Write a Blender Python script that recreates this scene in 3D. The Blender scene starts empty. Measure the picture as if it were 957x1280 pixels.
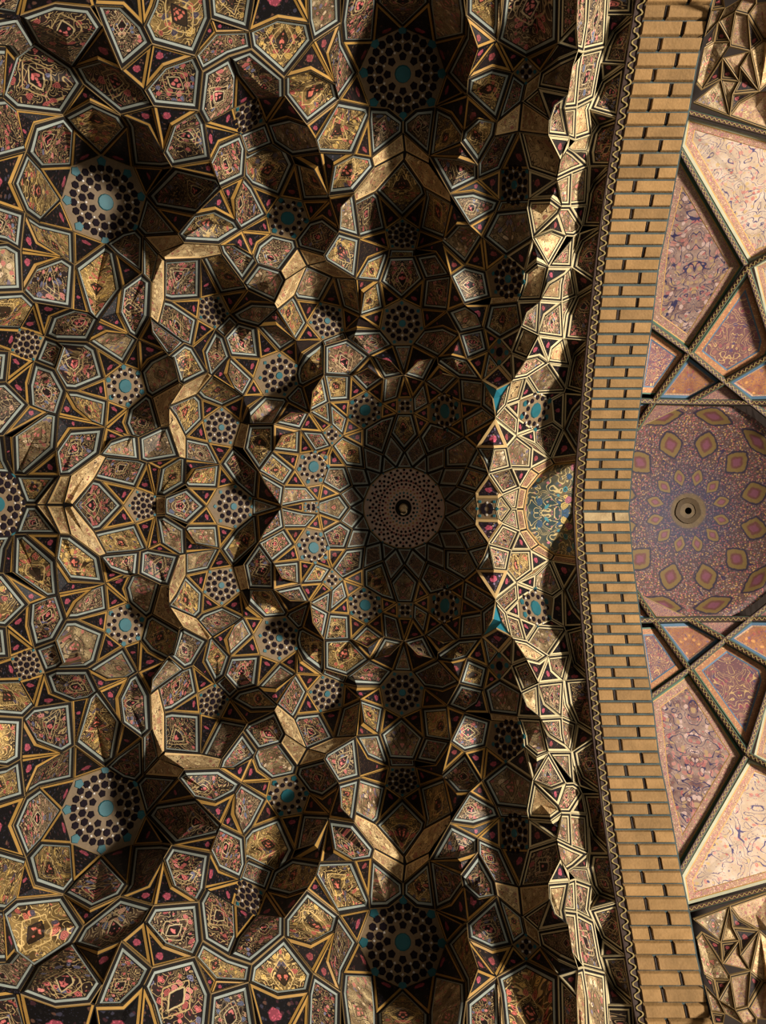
import bpy, bmesh, math, random
from mathutils import Vector, Matrix
from mathutils.geometry import tessellate_polygon
random.seed(7)
S = bpy.context.scene
COL = S.collection
F_PX = 960.0; CX, CY = 478.5, 640.0; CAM_Z = 1.6

# ---------------------------------------------------------------- camera, world, light, exposure
cam_d = bpy.data.cameras.new('camera'); cam = bpy.data.objects.new('camera', cam_d); COL.objects.link(cam)
cam_d.sensor_fit = 'HORIZONTAL'; cam_d.sensor_width = 36.0; cam_d.lens = 36.0*F_PX/957.0
cam.location = (0, 0, CAM_Z); cam.rotation_euler = (math.pi, 0, 0)       # looking straight up
cam_d.clip_start = 0.05; cam_d.clip_end = 100
S.camera = cam
W = bpy.data.worlds.new('world'); S.world = W; W.use_nodes = True
W.node_tree.nodes['Background'].inputs[0].default_value = (1.0, 0.90, 0.78, 1)
W.node_tree.nodes['Background'].inputs[1].default_value = 0.075
def area_light(name, loc, target, size, size_y, power, color):
    d = bpy.data.lights.new(name, 'AREA'); d.shape = 'RECTANGLE'; d.size = size; d.size_y = size_y
    d.energy = power; d.color = color
    o = bpy.data.objects.new(name, d); COL.objects.link(o); o.location = loc
    o.rotation_euler = (Vector(target)-Vector(loc)).to_track_quat('-Z', 'Y').to_euler()
    return o
# daylight through the tall opening on the right and its bounce off the paved floor
area_light('courtyard_daylight', (8.0, -1.0, 1.4), (0.0, 0.0, 7.5), 1.3, 1.3, 2900, (1.0, 0.95, 0.86))
area_light('floor_bounce', (3.2, 0.0, 0.3), (2.2, 0.0, 8.0), 4.0, 4.0, 140, (1.0, 0.89, 0.72))
S.view_settings.view_transform = 'Standard'; S.view_settings.look = 'None'
S.view_settings.gamma = 1.0; S.view_settings.use_curve_mapping = False
S.view_settings.exposure = -0.15

# ---------------------------------------------------------------- traced plan of the vault (units of 957 per plan sheet)
TRACES = """
@ 0 0
K 112,88 330,15 540,38 612,150 437,402 205,245
K -20,160 112,88 205,245 85,340 -20,250
K 575,45 735,35 858,155 910,265 730,418 612,150
T 612,150 725,422 585,362 437,402
K 437,402 585,362 725,422 862,540 908,638 720,687 500,507
T 725,422 910,270 862,540
K 85,340 205,245 437,402 500,507 378,690 95,657 10,582
T 30,275 85,340 10,582
T 500,507 720,687 535,605 378,690
K 535,605 720,687 762,752 603,920 437,763 378,690
T 560,20 735,35 858,155 815,-20 620,-20
K -20,605 10,582 95,657 150,908 -20,1020
T 95,657 378,690 205,740 150,908
T 112,88 330,15 540,38 560,20 470,-20 200,-20
T -20,160 112,88 200,-20 90,85 -20,20
@ 0 150
K 205,22 378,-28 437,45 420,275 235,285 152,190
T 437,45 603,202 420,275
T 235,285 420,275 360,478
K 152,190 235,285 360,478 230,610 152,555 75,380
T -30,330 152,190 75,380 152,555 -30,390
T 360,478 440,665 230,610
K 152,555 230,610 440,665 447,858 375,818 228,725
T 152,555 228,725 375,818 128,778
K -30,400 152,555 128,778 -30,660
T 440,665 625,735 447,858
S 603,202 795,278 870,450 815,650 625,735 440,665 360,478 420,275
T 603,202 762,40 795,278
T 795,278 975,290 870,450
@ 150 0
T 100,-20 142,160 195,40 290,-20
K 142,160 195,40 300,-18 500,-18 535,105 448,330 193,262
T 193,262 448,338 265,400 147,538
K 147,538 265,400 448,338 492,430 470,660 203,635
T 203,635 468,665 315,755 258,915
T 5,688 203,635 258,915 165,755
K 315,755 470,665 510,738 535,955 310,1000 258,915
T 548,118 574,195 452,335
K 515,10 545,-20 850,-20 770,188 548,118
T 548,118 770,188 574,195
K 574,195 770,188 787,292 650,335 493,428 452,335
K 493,428 650,335 690,437 676,642 510,738 470,660
K 650,335 787,292 985,470 970,575 810,585 690,437
T 690,437 810,585 680,642
T 680,642 720,797 510,738
S 680,642 810,585 872,735 720,797
T 810,585 970,575 872,735
T 510,738 720,797 595,855 548,960
K 720,797 872,735 917,865 772,920
@ 150 150
K 45,34 0,-30 165,37 258,200 308,282 257,290 78,275
T 308,282 540,245 580,345
K 548,240 595,135 722,85 755,180 745,335 605,405 580,345
K 308,282 580,345 605,405 440,568 215,525 155,458
K 155,458 215,525 345,680 137,690 97,650
T 215,525 440,568 345,680
T 605,410 693,602 575,540 440,568
K 440,568 575,540 693,602 715,662 593,747 395,732 345,680
T 605,405 745,340 690,475 693,602
K 745,340 792,395 880,578 740,658 693,602 690,475
T 792,395 945,465 880,560
T 880,578 903,675 740,658
T 740,658 903,682 820,740 798,812
T 715,662 798,812 690,747 593,747
K 593,747 690,747 798,812 817,858 730,962
K -78,735 10,672 97,650 137,695 130,905
B 137,692 345,680 375,737 230,795
B 230,795 375,737 593,747 612,805 275,843
@ 0 300
K -30,45 50,15 128,62 138,308 -30,325
T 128,62 375,100 225,158 138,308
K 138,308 225,158 375,100 447,148 432,412 205,372
K -30,330 138,308 200,375 112,530 -30,515
K 450,150 628,20 688,75 732,282 592,478 530,432
T 450,155 530,432 432,412
T 688,75 848,205 732,282
K 732,282 848,205 900,255 900,458 825,597 772,562 715,437
T 732,282 715,437 772,562 592,478
T 205,372 432,412 305,460 263,577
K 263,577 305,460 432,412 530,432 592,478 525,612 340,605
T 200,375 263,577 112,530
T -30,515 112,530 58,665
S 112,530 263,577 203,720 58,665
T 58,665 203,722 40,848
K 263,577 340,605 375,637 330,772 203,722
K 340,605 525,612 578,647 628,830 460,902 398,895 330,772 375,637
K 525,612 645,552 772,562 825,597 737,747 578,647
T 592,478 772,562 645,552 525,612
T 825,597 838,785 737,747
T 578,647 737,747 628,830
T 628,830 645,957 460,902
T 825,597 985,670 890,720 838,785
T 203,722 168,860 178,985 40,848
K -30,645 58,665 40,848 -30,890
@ 0 0
K -20,255 30,275 10,582 -20,605
@ 0 300
T -30,515 58,665 -30,645
@ 0 0
K -20,-20 200,-20 90,85 -20,20
@ 0 450
K 203,5 330,54 398,180 350,330 178,270 168,142
T 398,182 460,285 560,372 352,328
K 398,180 460,184 645,240 635,398 560,372 460,285
T 645,240 768,288 635,398
S 628,112 737,29 838,67 875,190 768,288 645,240
T 768,288 745,375 778,448 635,400
K 768,288 873,220 912,235 957,400 828,462 778,448 745,375
K -30,140 40,130 175,270 22,455 -30,455
T 178,270 285,312 22,455
K 72,460 285,312 350,330 332,545 155,690 82,685
T 22,455 72,460 82,685 40,600
K -30,470 22,455 82,685 -30,660
T 332,545 355,692 155,690
T 350,330 618,405 425,415 340,540
K 332,545 425,415 618,405 598,562 425,690 355,692
T 635,400 745,452 665,478 598,562
T 635,400 778,448 745,452
K 598,562 665,478 745,452 828,462 838,600 640,577
K 640,577 838,600 868,615 810,768 565,712
B 425,690 598,562 640,577 565,712 440,870 380,870
B 355,692 425,690 380,870 272,870
K 82,690 355,692 215,868 148,868 110,770
B 355,692 272,870 215,868
C K 440,870 565,712 605,722 740,870
T 565,712 810,768 740,870
T 868,615 930,815 810,768
C S 740,870 810,768 930,815 930,870
C S 148,868 82,690 -60,680
@ 150 300
K 137,-25 230,78 195,250 135,190
B 230,78 272,127 268,368 232,502 182,460 195,250
K 272,127 485,112 480,352 310,365 268,325
K 485,112 612,87 730,243 760,298 597,325
T 485,112 597,325 480,352
T 310,365 480,352 465,472
S 480,352 597,325 655,442 568,530 465,472
T 597,325 760,298 655,442
T 465,472 568,530 435,635
K 268,368 310,365 465,472 435,635 385,615 232,502
T 760,298 925,380 780,372 655,442
K 655,442 780,372 925,380 945,405 818,520 705,490
K 740,270 817,140 960,170 985,250 920,370 760,298
K 655,442 705,490 625,580 568,530
K 625,580 705,490 818,520 838,708 665,697
T 435,635 568,532 500,660 530,790
K 568,532 625,580 662,697 555,807 530,790 500,660
T 182,460 195,560 275,668 108,592
K 182,460 232,502 385,615 290,692 275,668 195,560
K 120,785 172,720 270,668 318,705 350,845 188,937 155,905
K 290,692 385,615 435,635 530,790 378,862 350,845 318,705
T 558,810 662,697 648,800 690,895
K 662,697 800,828 742,935 690,895 648,800
T 665,697 840,710 800,828
T 800,828 860,925 742,932
@ 150 450
B 188,218 360,140 380,150 290,263 292,390 240,402
B 380,150 530,75 558,95 460,205 295,283 290,263
K 460,205 558,95 742,218 608,280
K 295,283 460,205 490,235 497,358 400,458 390,450
B 292,285 340,345 400,458 392,468 388,582 357,582 292,390
T 488,235 608,280 497,358
T 742,218 718,367 608,280
S 608,280 718,367 672,516 530,492 497,358
T 497,358 530,492 400,458
K 392,468 530,492 598,622 400,597
T 530,492 672,516 598,622
T 400,597 598,625 455,650 390,745
K 390,745 455,650 598,628 590,768 410,765
T 598,628 690,743 585,768
T 410,765 578,770 520,875
C K 265,878 270,817 395,762 410,765 520,877
C B 210,878 212,815 270,817 265,878
T 172,615 240,653 212,812
T 172,615 357,583 240,653
K 240,653 357,583 395,592 390,745 270,817 212,812
K 112,462 240,402 292,400 357,583 172,615 122,600
C S 520,877 578,770 690,743 788,815 788,878
K 598,622 675,518 828,660 815,832 785,815 690,743
B 720,372 768,385 738,532 675,518
K 768,385 918,378 918,535 828,660 738,532
T 742,218 858,212 770,285 720,370
@ 300 0
T 52,188 180,-10 412,138 228,111
T 185,-20 392,-20 412,138
K 52,190 228,111 412,138 438,248 264,460 69,292
K 395,-20 600,-20 605,132 438,245 412,138
T 438,248 600,145 535,320 570,502
K 600,145 614,250 702,435 595,595 570,502 535,320
T 438,250 570,502 425,421 264,465
K 264,465 425,421 570,502 593,595 405,747 278,570
T 278,570 395,745 285,705 154,740
K 154,738 285,705 395,747 450,832 475,912 310,935 199,850
T 400,748 593,598 450,830
K 593,600 775,642 772,700 686,914 477,914 455,838
T 775,650 785,938 686,914
K 775,642 890,645 985,715 965,810 790,938
K 605,132 650,-20 810,-20 790,243 612,245
T 812,5 975,160 790,243
T 612,248 790,243 703,432
T 703,435 778,612 595,595
@ 300 150
K 54,202 199,147 310,217 328,262 240,458 74,395 27,340 37,180
T 312,220 475,195 525,455 440,300
K 328,262 440,300 525,455 530,480 372,485
T 328,262 372,485 240,458
S 162,565 240,458 372,485 413,606 330,715 187,680
T 372,485 530,480 413,606
T 530,482 583,650 490,580 413,606
K 330,715 413,606 490,580 583,650 588,672 500,808 348,765
K 80,812 110,740 187,685 330,715 338,745 240,897 100,852
T 478,197 685,212 560,275 531,458
K 531,458 560,275 685,212 790,222 792,282 682,436
T 535,462 682,436 600,520 592,662
K 600,520 685,436 692,490 718,695 592,662
K 590,665 718,693 693,948 505,832 500,808 588,672
B 792,225 985,80 990,185 812,283
B 688,435 812,283 985,190 985,235 810,430 692,490
K 692,490 808,430 872,658 720,703
T 830,450 957,590 872,658
T 872,658 897,762 722,710
T 722,728 897,772 768,825 695,948
@ 300 300
K 693,230 768,106 895,55 893,110 832,247 697,250
T 697,250 832,247 742,320 714,452
K 714,455 742,320 832,247 862,408
T 843,255 957,350 862,408
T 740,460 862,412 838,533
B 243,192 340,50 400,152 275,232
B 340,50 348,47 500,90 518,132 400,152
B 205,385 275,232 402,155 325,333 228,420
K 325,333 402,155 560,225 478,374 340,358
B 402,155 518,132 693,230 560,225
K 560,225 693,230 714,455 610,405
T 560,225 610,405 478,374
T 340,358 478,374 403,495
K 225,422 325,333 403,495 337,603
T 403,495 488,595 337,603
S 478,374 610,405 622,545 488,595 403,495
T 610,405 716,460 622,545
K 488,595 622,545 640,590 505,640
K 500,620 640,590 778,690 662,810 502,802
T 622,545 716,460 838,533 700,530
K 622,545 700,530 838,533 912,640 778,690 640,590
T 337,603 492,598 375,680 342,748
K 342,748 375,680 494,600 502,802 370,873 332,800
T 212,425 337,603 220,515 105,525
K 103,525 220,515 337,603 235,668
T 110,525 235,668 122,710
T 235,668 337,603 342,748
S 122,710 235,668 342,748 345,860 270,940 142,925 82,828
T 778,690 858,828 765,760 662,810
K 765,760 858,828 755,907 662,812
@ 300 450
K 2,372 52,285 140,212 270,225 285,246 192,380
K 272,225 345,150 370,160 410,312 285,246
T 370,160 500,85 432,190 410,312
K 500,85 535,252 422,318 410,312 432,190
T 285,247 415,316 300,315 194,379
K 194,379 300,315 418,318 360,420 210,388
T 205,388 360,420 250,450 198,545
K 198,545 250,450 362,422 355,562
T 362,422 448,550 355,562
T 420,318 493,432 362,420
K 362,422 493,432 550,515 448,550
T 423,318 546,389 495,432
K 423,316 535,252 546,389
K 535,252 645,345 614,455 546,389
T 535,252 655,244 645,345
K 502,88 662,98 655,244 535,255
S 495,432 546,389 614,455 550,515
S 655,244 755,189 848,262 842,350 738,412 645,345
T 662,98 755,189 655,244
T 755,189 860,125 848,262
T 848,262 938,320 842,350
T 645,345 738,412 618,452
T 738,412 746,497 618,452
K 738,412 842,350 938,320 900,440 857,560 748,500
K 550,515 614,455 746,497 750,652 635,632
T 548,518 635,632 528,632
T 448,550 548,518 528,632
S 448,550 528,570 527,650 492,738 395,756 330,656 355,564
T 198,548 355,564 330,656
K 196,550 330,656 267,752 110,668
T 330,656 395,756 267,752
T 110,668 150,740 245,878 97,828
K 112,668 267,752 258,876 245,878 150,740
C K 68,880 70,840 97,828 240,879
K 267,752 395,756 472,844 378,850 258,876
T 492,738 472,844 395,756
T 492,738 600,797 472,844
K 528,632 635,632 672,750 600,797 492,738
C T 250,880 378,850 380,880
C S 380,880 378,850 472,844 467,880
C K 467,880 472,844 600,797 657,883
@ 450 0
S 252,157 450,245 515,440 448,635 252,717 60,632 -15,438 72,243
T 415,5 450,245 252,157
K 94,5 252,157 415,5 400,-20 110,-20
K 415,5 425,-20 590,-20 636,95 632,205 450,245
T 450,245 632,205 515,440
K 515,440 632,205 636,95 705,290 645,470 640,560 618,555
T 636,95 817,248 705,290
T 705,290 817,248 645,470
T 645,470 817,248 912,435 790,405
T 515,440 618,555 448,635
T 448,635 632,568 612,783 540,680
K 448,635 540,680 612,783 600,852 412,928
K 252,717 330,650 448,635 412,928 255,775
K 645,470 790,405 912,435 818,720 640,560
K 912,435 985,480 960,605 818,725
T 817,248 990,345 912,435
K 640,-20 850,-20 817,248 636,95
T 585,-20 640,-20 636,95
T 640,565 820,735 700,705 612,783
@ 450 150
K 612,65 700,-13 820,18 705,268 600,135
T 412,215 600,135 705,275 580,230
B 255,75 400,215 410,262 267,188
B 267,188 410,262 535,440 540,497 380,405 260,240
K 260,240 380,405 392,450 256,587 112,452 92,430
T 392,450 353,656 256,587
K 380,405 540,497 492,715 353,656 392,450
T 353,656 485,717 328,773
S 256,587 353,656 328,773 178,773 155,656
T 328,773 490,728 540,925 450,790
K 178,773 328,773 325,812 167,812
K 412,225 580,232 700,280 703,358 535,435
T 535,440 703,360 835,482 680,425
K 540,450 680,425 835,482 810,525 655,630
T 703,358 840,298 838,482
K 705,270 805,100 945,70 842,295 703,355
T 945,75 1000,300 842,298
S 840,300 1001,302 1001,472 838,480
K 838,480 1001,474 998,525 815,555
K 815,555 998,525 1010,700 869,808 732,705
T 543,497 655,632 570,628 500,705
T 800,545 728,695 655,632
K 500,705 570,628 655,632 728,695 626,865 490,738
T 490,738 626,868 543,920
T 728,700 752,903 626,868
T 732,710 869,815 752,903
@ 450 300
K 167,95 325,95 382,230 250,355 122,248
K 325,93 450,72 538,210 382,230
K 540,205 626,152 752,185 782,345 625,385
S 752,185 869,100 975,185 950,332 782,338
B 782,338 950,332 936,375 772,385
K 772,385 936,375 955,518 830,592 738,528
T 535,215 622,385 525,420
T 622,385 772,383 736,528 700,440
K 525,425 622,388 700,440 736,528 590,562
K 382,232 535,218 522,425 364,410
T 380,240 364,410 250,357
T 364,410 500,430 382,532
S 250,357 364,410 382,532 310,621 198,620 120,533 144,410
T 500,430 590,562 490,515 382,532
K 310,621 382,532 490,515 590,562 457,701
K 198,620 310,621 262,798
T 310,635 457,701 345,725 262,798
K 262,798 345,725 457,702 381,845
T 198,625 262,798 180,725 60,690
K 60,690 180,725 262,798 140,833
T 457,701 590,562 638,715 540,690
K 590,562 738,530 765,662 638,715
K 457,702 540,690 638,715 725,838 590,825 465,742
T 638,715 765,662 728,835
K 765,662 832,745 728,838
T 736,530 830,592 765,662
T 955,518 908,660 830,592
S 830,592 908,660 832,742 765,662
R 825,760 910,848 812,890 732,838
T 832,745 893,690 910,845
@ 450 450
K 222,322 318,322 352,455 265,545 182,448
T 318,322 412,370 352,452
K 352,452 412,370 522,400 612,458 500,522 400,560
K 500,522 625,462 692,523 630,645 505,640
K 630,645 692,523 748,592 767,688
K 630,645 767,688 692,790 575,755
C K 595,880 692,790 700,840 703,880
T 625,462 807,352 692,523
R 807,352 882,522 692,523
K 612,455 608,347 718,278 807,350
T 598,252 720,278 608,347
K 588,107 722,125 722,277 598,252
K 722,125 765,190 812,345 722,277
S 490,205 597,250 605,348 522,400 412,368 411,265
T 383,132 490,205 411,265
T 588,110 597,250 490,205
T 463,23 588,107 490,80 383,130
K 383,132 490,80 588,107 490,205
T 605,348 613,456 522,400
T 411,265 412,368 318,320
S 225,230 312,228 314,320 224,320
T 262,112 312,228 225,230
T 266,112 382,130 312,228
K 382,130 411,265 315,318 312,228
K 142,118 255,110 225,230 130,262
P 735,128 815,172 908,132 850,215 815,345 790,230
@ 450 450
T 222,322 225,230 130,262
@ 590 0
K 215,-20 525,-20 513,258 325,348 150,238 170,150
B 180,-20 215,-20 170,150 150,238
T 325,348 511,264 405,430
S 243,435 323,350 405,430 325,505
K 525,-20 638,-20 625,142 513,258
T 623,143 633,295 511,264
T 511,264 634,304 510,355 405,430
K 405,432 510,355 634,304 600,400 575,560 390,523
B 300,605 325,505 405,432 390,525
K 300,605 390,525 460,715
T 390,525 575,562 490,625 460,715
K 460,718 490,625 575,562 548,660 583,818 455,808
T 460,815 585,825 530,950
B 148,725 300,607 285,785 130,820
B 300,607 460,718 455,808 285,785
K 640,20 728,-20 695,120 668,312 633,300 625,142
K 728,0 835,-20 808,100 790,290 668,312 697,130
T 805,95 957,100 845,190 805,270
K 957,105 915,378 775,358 805,270 845,190
K 835,-10 985,-20 960,60 815,70
K 600,400 668,312 650,400 630,640 558,645 575,562
K 668,312 790,290 755,400 722,600 628,642 650,400
T 772,375 915,388 775,485
K 775,485 915,390 870,690 705,650 740,570
T 700,655 872,708 755,745
K 700,655 755,745 718,805
K 628,642 722,600 700,655 718,805 620,838
K 558,645 628,642 620,838 583,825
@ 590 150
K 755,27 873,-8 828,265 700,263 690,187
K 275,70 455,90 530,245 505,360 340,292
K 575,170 620,120 718,85 690,187 610,192
T 610,192 690,187 700,263
K 530,240 583,110 575,170 610,192 698,264 600,310 513,348
T 697,290 820,280 720,375 690,440
K 820,282 775,618 662,630 685,505 690,440 720,375
K 513,348 600,315 590,508 537,515 525,430
K 600,315 697,290 685,505 590,508
T 590,522 685,508 662,630
K 520,555 537,515 590,522 660,632 610,695 565,692
T 340,472 503,362 537,515 470,465
T 340,292 503,362 340,472
K 340,475 470,465 537,517 381,672
T 520,558 565,692 485,660 378,695
K 370,712 485,660 565,692 465,862
T 640,675 775,640 650,720 612,800
K 775,640 748,975 605,860 612,800 650,720
K 465,875 610,695 602,780 588,898
K 610,695 640,675 612,800 600,870 602,780
@ 590 300
T 602,150 745,258 625,335
T 352,15 465,145 385,128 313,192
T 345,20 313,192 200,100
K 313,192 385,128 447,175 412,355 268,358 305,250
T 448,185 590,182 470,262 413,360
K 470,262 560,205 540,350 413,362
K 590,180 625,335 540,392 545,270 560,205
T 270,360 406,363 325,430 296,510
K 325,430 406,363 400,555 294,522
T 406,370 538,360 440,450 403,560
K 440,450 538,362 548,585 403,570
K 540,392 625,335 568,450 550,588
K 625,335 738,275 703,600 550,590 568,450
K 293,523 398,568 325,713 230,682
T 398,580 550,590 480,650 463,715
K 480,650 548,592 587,750 460,742
T 548,595 700,603 605,685 588,752
K 605,685 698,605 688,905 560,885 588,752
T 388,590 463,730 400,695 325,713
K 325,713 400,695 460,742 328,823 242,822
T 228,684 325,713 242,822
T 460,745 588,752 560,887
K 328,824 458,746 562,887 550,912 388,912
@ 590 450
K 240,135 325,106 287,243 206,272
K 240,135 206,272 140,345 180,215
T 325,106 388,205 287,243
S 287,243 388,205 470,240 482,367 375,412 278,347
T 388,205 552,195 470,240
T 552,195 547,408 482,367 470,240
T 206,272 287,243 278,347
K 139,346 206,272 278,347 269,448
T 278,347 375,412 269,448
T 271,450 373,413 382,500
K 375,412 482,367 547,412 470,588 382,500
K 271,453 382,500 470,590 363,520
T 139,350 271,453 212,521
K 212,521 271,455 363,520 353,647 238,647
K 22,524 130,526 98,682 60,620
K 130,526 212,521 237,647 98,682
T 363,520 470,590 353,647
T 537,440 635,567 472,588
K 547,410 595,300 675,212 645,480 636,565
T 553,195 678,210 595,300 549,405
B 268,880 288,762 328,772 308,880
B 288,762 353,652 400,682 328,772
B 353,652 472,588 492,622 400,682
B 472,588 635,567 632,605 492,622
C F 308,880 328,772 400,682 492,622 632,605 622,880
T 238,648 353,652 287,761
K 100,684 238,648 285,761 180,806
R 97,688 180,806 20,818
C S 30,880 20,818 155,826 140,880
C K 140,880 155,826 180,806 242,880
K 180,806 285,761 267,880 242,880
"""
TRACES_RIGHT = """
@ 797 0 160
K 415,765 620,595 682,868
K 620,595 755,612 705,730 682,868
T 483,668 632,435 620,595
T 632,435 755,608 620,595
K 490,370 570,318 688,325 480,670 440,620
T 495,360 602,165 570,318
T 602,165 690,315 570,318
K 602,158 725,88 690,305
K 602,158 655,60 790,-20 725,88
K 500,270 550,80 650,62 602,158
T 550,70 570,-20 640,-20 655,55
K 730,88 822,112 824,378 690,345 690,305
T 822,112 935,302 824,378
K 822,112 890,20 990,10 990,290 935,302
K 728,88 790,-20 890,-20 890,20 822,112
K 635,428 824,380 765,502 755,608
K 765,502 870,385 907,685
K 870,385 935,305 990,310 990,610 907,685
T 755,608 765,502 907,685 710,690
T 705,695 907,686 760,770 690,868
K 690,868 760,770 907,686 990,680 990,975
"""
def mid(x): return 630.5 + 0.009*x
def read_traces(txt):
    polys=[]; x0=y0=0; s=200
    for line in txt.strip().splitlines():
        t=line.split()
        if t[0]=='@':
            x0,y0=float(t[1]),float(t[2]); s=float(t[3]) if len(t)>3 else 200.
            continue
        cross=t[0]=='C'
        if cross: t=t[1:]
        pts=[(x0+float(a.split(',')[0])*s/957., y0+float(a.split(',')[1])*s/957.) for a in t[1:]]
        polys.append((t[0],cross,pts))
    return polys
def area(p):
    return 0.5*sum(p[i][0]*p[(i+1)%len(p)][1]-p[(i+1)%len(p)][0]*p[i][1] for i in range(len(p)))
def rosette_polys():
    cx,cy=505.,mid(505.); k=200/957.
    tips={-168.75:418,-146.25:420,-123.75:420,-101.25:385}
    tip={-78.75:385,-56.25:420,-33.75:442,-11.25:440,11.25:440,33.75:436,56.25:438,78.75:432}
    def P(r,a):
        a=math.radians(a); return (cx+r*k*math.sin(a), cy-r*k*math.cos(a))
    def val(a): return 318 if abs(a)>80 and a<0 else 332
    out=[]
    for i in range(-4,4):
        a=11.25+22.5*i
        out.append(('G',False,[P(245,a),P(val(a-11.25),a-11.25),P(tip[a],a),P(val(a+11.25),a+11.25)]))
    for i in range(-3,4):
        a=22.5*i
        out.append(('V',False,[P(245,a-11.25),P(val(a),a),P(245,a+11.25)]))
    out.append(('V',True,[P(245,-90),P(val(-90),-90),P(245,-78.75)][1:]+[P(245,-90)]))
    out.append(('V',True,[P(245,90),P(245,78.75),P(332,90)]))
    out.append(('O',True,[P(245,-90)]+[P(245,-78.75+22.5*i) for i in range(8)]+[P(245,90)]))
    return out
def snap_polys(polys,tol=4.6):
    cl=[]  # [sx,sy,n]
    def find(p):
        best=None;bd=tol*tol
        for i,c in enumerate(cl):
            d=(c[0]/c[2]-p[0])**2+(c[1]/c[2]-p[1])**2
            if d<bd: bd=d;best=i
        return best
    idx=[]
    for kind,cross,pts in polys:
        row=[]
        for p in pts:
            m=mid(p[0])
            if abs(p[1]-m)<4.5: p=(p[0],m)
            j=find(p)
            if j is None: cl.append([p[0],p[1],1]); j=len(cl)-1
            elif kind not in 'GVO': 
                if cl[j][2]<1e6:
                    cl[j][0]+=p[0];cl[j][1]+=p[1];cl[j][2]+=1
            row.append(j)
        idx.append((kind,cross,row))
    V=[(c[0]/c[2],c[1]/c[2]) for c in cl]
    W=[c[2] for c in cl]
    # second pass: join close corners of different facets
    mem=[set() for _ in V]
    for n,(k,c,row) in enumerate(idx):
        for j in row: mem[j].add(n)
    par=list(range(len(V)))
    def root(i):
        while par[i]!=i: i=par[i]
        return i
    fixed=set(j for k,c,row in idx if k in 'GVO' for j in row)
    prs=sorted(((V[i][0]-V[j][0])**2+(V[i][1]-V[j][1])**2,i,j) for i in range(len(V)) for j in range(i) if abs(V[i][0]-V[j][0])<9 and abs(V[i][1]-V[j][1])<9)
    for d,i,j in prs:
        a,b=root(i),root(j)
        if a==b or d>81: continue
        if mem[a]&mem[b]: continue
        if (V[a][0]-V[b][0])**2+(V[a][1]-V[b][1])**2>90: continue
        if b in fixed: a,b=b,a
        if b in fixed: continue
        w=W[a]+W[b]
        if a not in fixed: V[a]=((V[a][0]*W[a]+V[b][0]*W[b])/w,(V[a][1]*W[a]+V[b][1]*W[b])/w)
        W[a]=w; par[b]=a; mem[a]|=mem[b]
    idx=[(k,c,[root(j) for j in row]) for k,c,row in idx]
    used=set(j for k,c,row in idx for j in row)
    V=[(x,mid(x)) if abs(y-mid(x))<3 else (x,y) for x,y in V]
    out=[]
    for kind,cross,row in idx:
        r=[]
        for j in row:
            if j not in r: r.append(j)
        # insert vertices that lie on an edge
        q=[]
        n=len(r)
        for a in range(n):
            i,j=r[a],r[(a+1)%n]
            q.append(i)
            if cross and a==n-1: break
            (ax,ay),(bx,by)=V[i],V[j]
            L2=(bx-ax)**2+(by-ay)**2
            if L2<64: continue
            ins=[]
            for k,(x,y) in enumerate(V):
                if k in r or k not in used: continue
                t=((x-ax)*(bx-ax)+(y-ay)*(by-ay))/L2
                if t*math.sqrt(L2)<4.5 or (1-t)*math.sqrt(L2)<4.5: continue
                d=abs((x-ax)*(by-ay)-(y-ay)*(bx-ax))/math.sqrt(L2)
                if d<4.6: ins.append((t,k))
            q+= [k for t,k in sorted(ins)]
        out.append((kind,cross,q))
    return V,out
# ---------------------------------------------------------------- depth of the vault
def lerp_tab(tab, v):
    if v <= tab[0][0]:
        (a, b), (c, d) = tab[0], tab[1]
    elif v >= tab[-1][0]:
        (a, b), (c, d) = tab[-2], tab[-1]
    else:
        for i in range(len(tab)-1):
            if tab[i][0] <= v <= tab[i+1][0]:
                (a, b), (c, d) = tab[i], tab[i+1]; break
    return b+(d-b)*(v-a)/(c-a)
AX = 638.5                      # apex of the arch in the plan
ARCH_L = [(-20, 812), (5, 806), (80, 794), (172, 778), (268, 763.5), (336, 755), (400, 748), (465, 741.6), (548, 734.5), (590, 731), (638.5, 728)]
ARCH_R = [(-20, 896), (5, 889), (75, 872), (140, 861), (193, 850), (282, 834), (331, 823.5), (400, 815.5), (460, 806), (513, 799), (575, 791), (638.5, 786)]
def up(y): return y if y <= AX else 2*AX-y
def arch_l(y): return lerp_tab(ARCH_L, up(y))
def arch_r(y): return lerp_tab(ARCH_R, up(y))
def arch_d(y): return 6.5*(728-500.0)/(arch_l(y)-500.0)
def sst(a, b, x):  # smooth step, either direction
    t = max(0.0, min(1.0, (x-a)/(b-a))); return t*t*(3-2*t)
NICHES = [(504, 70, 75, 110, 0.59), (504, 255, 55, 75, 0.65), (125, 238, 80, 80, 0.86), (45, 105, 65, 65, 0.81), (345, 195, 45, 60, 0.47),
          (640, 225, 36, 62, 0.62), (655, 10, 36, 70, 0.55), (275, 365, 48, 50, 0.34), (412, 382, 45, 50, 0.31), (630, 360, 36, 50, 0.38), (358, 262, 45, 45, 0.18),
          (502, 395, 45, 50, 0.18), (272, 532, 40, 40, 0.21), (346, 470, 38, 38, 0.13), (155, 482, 45, 45, 0.10), (640, 130, 20, 30, 0.07)]
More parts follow.
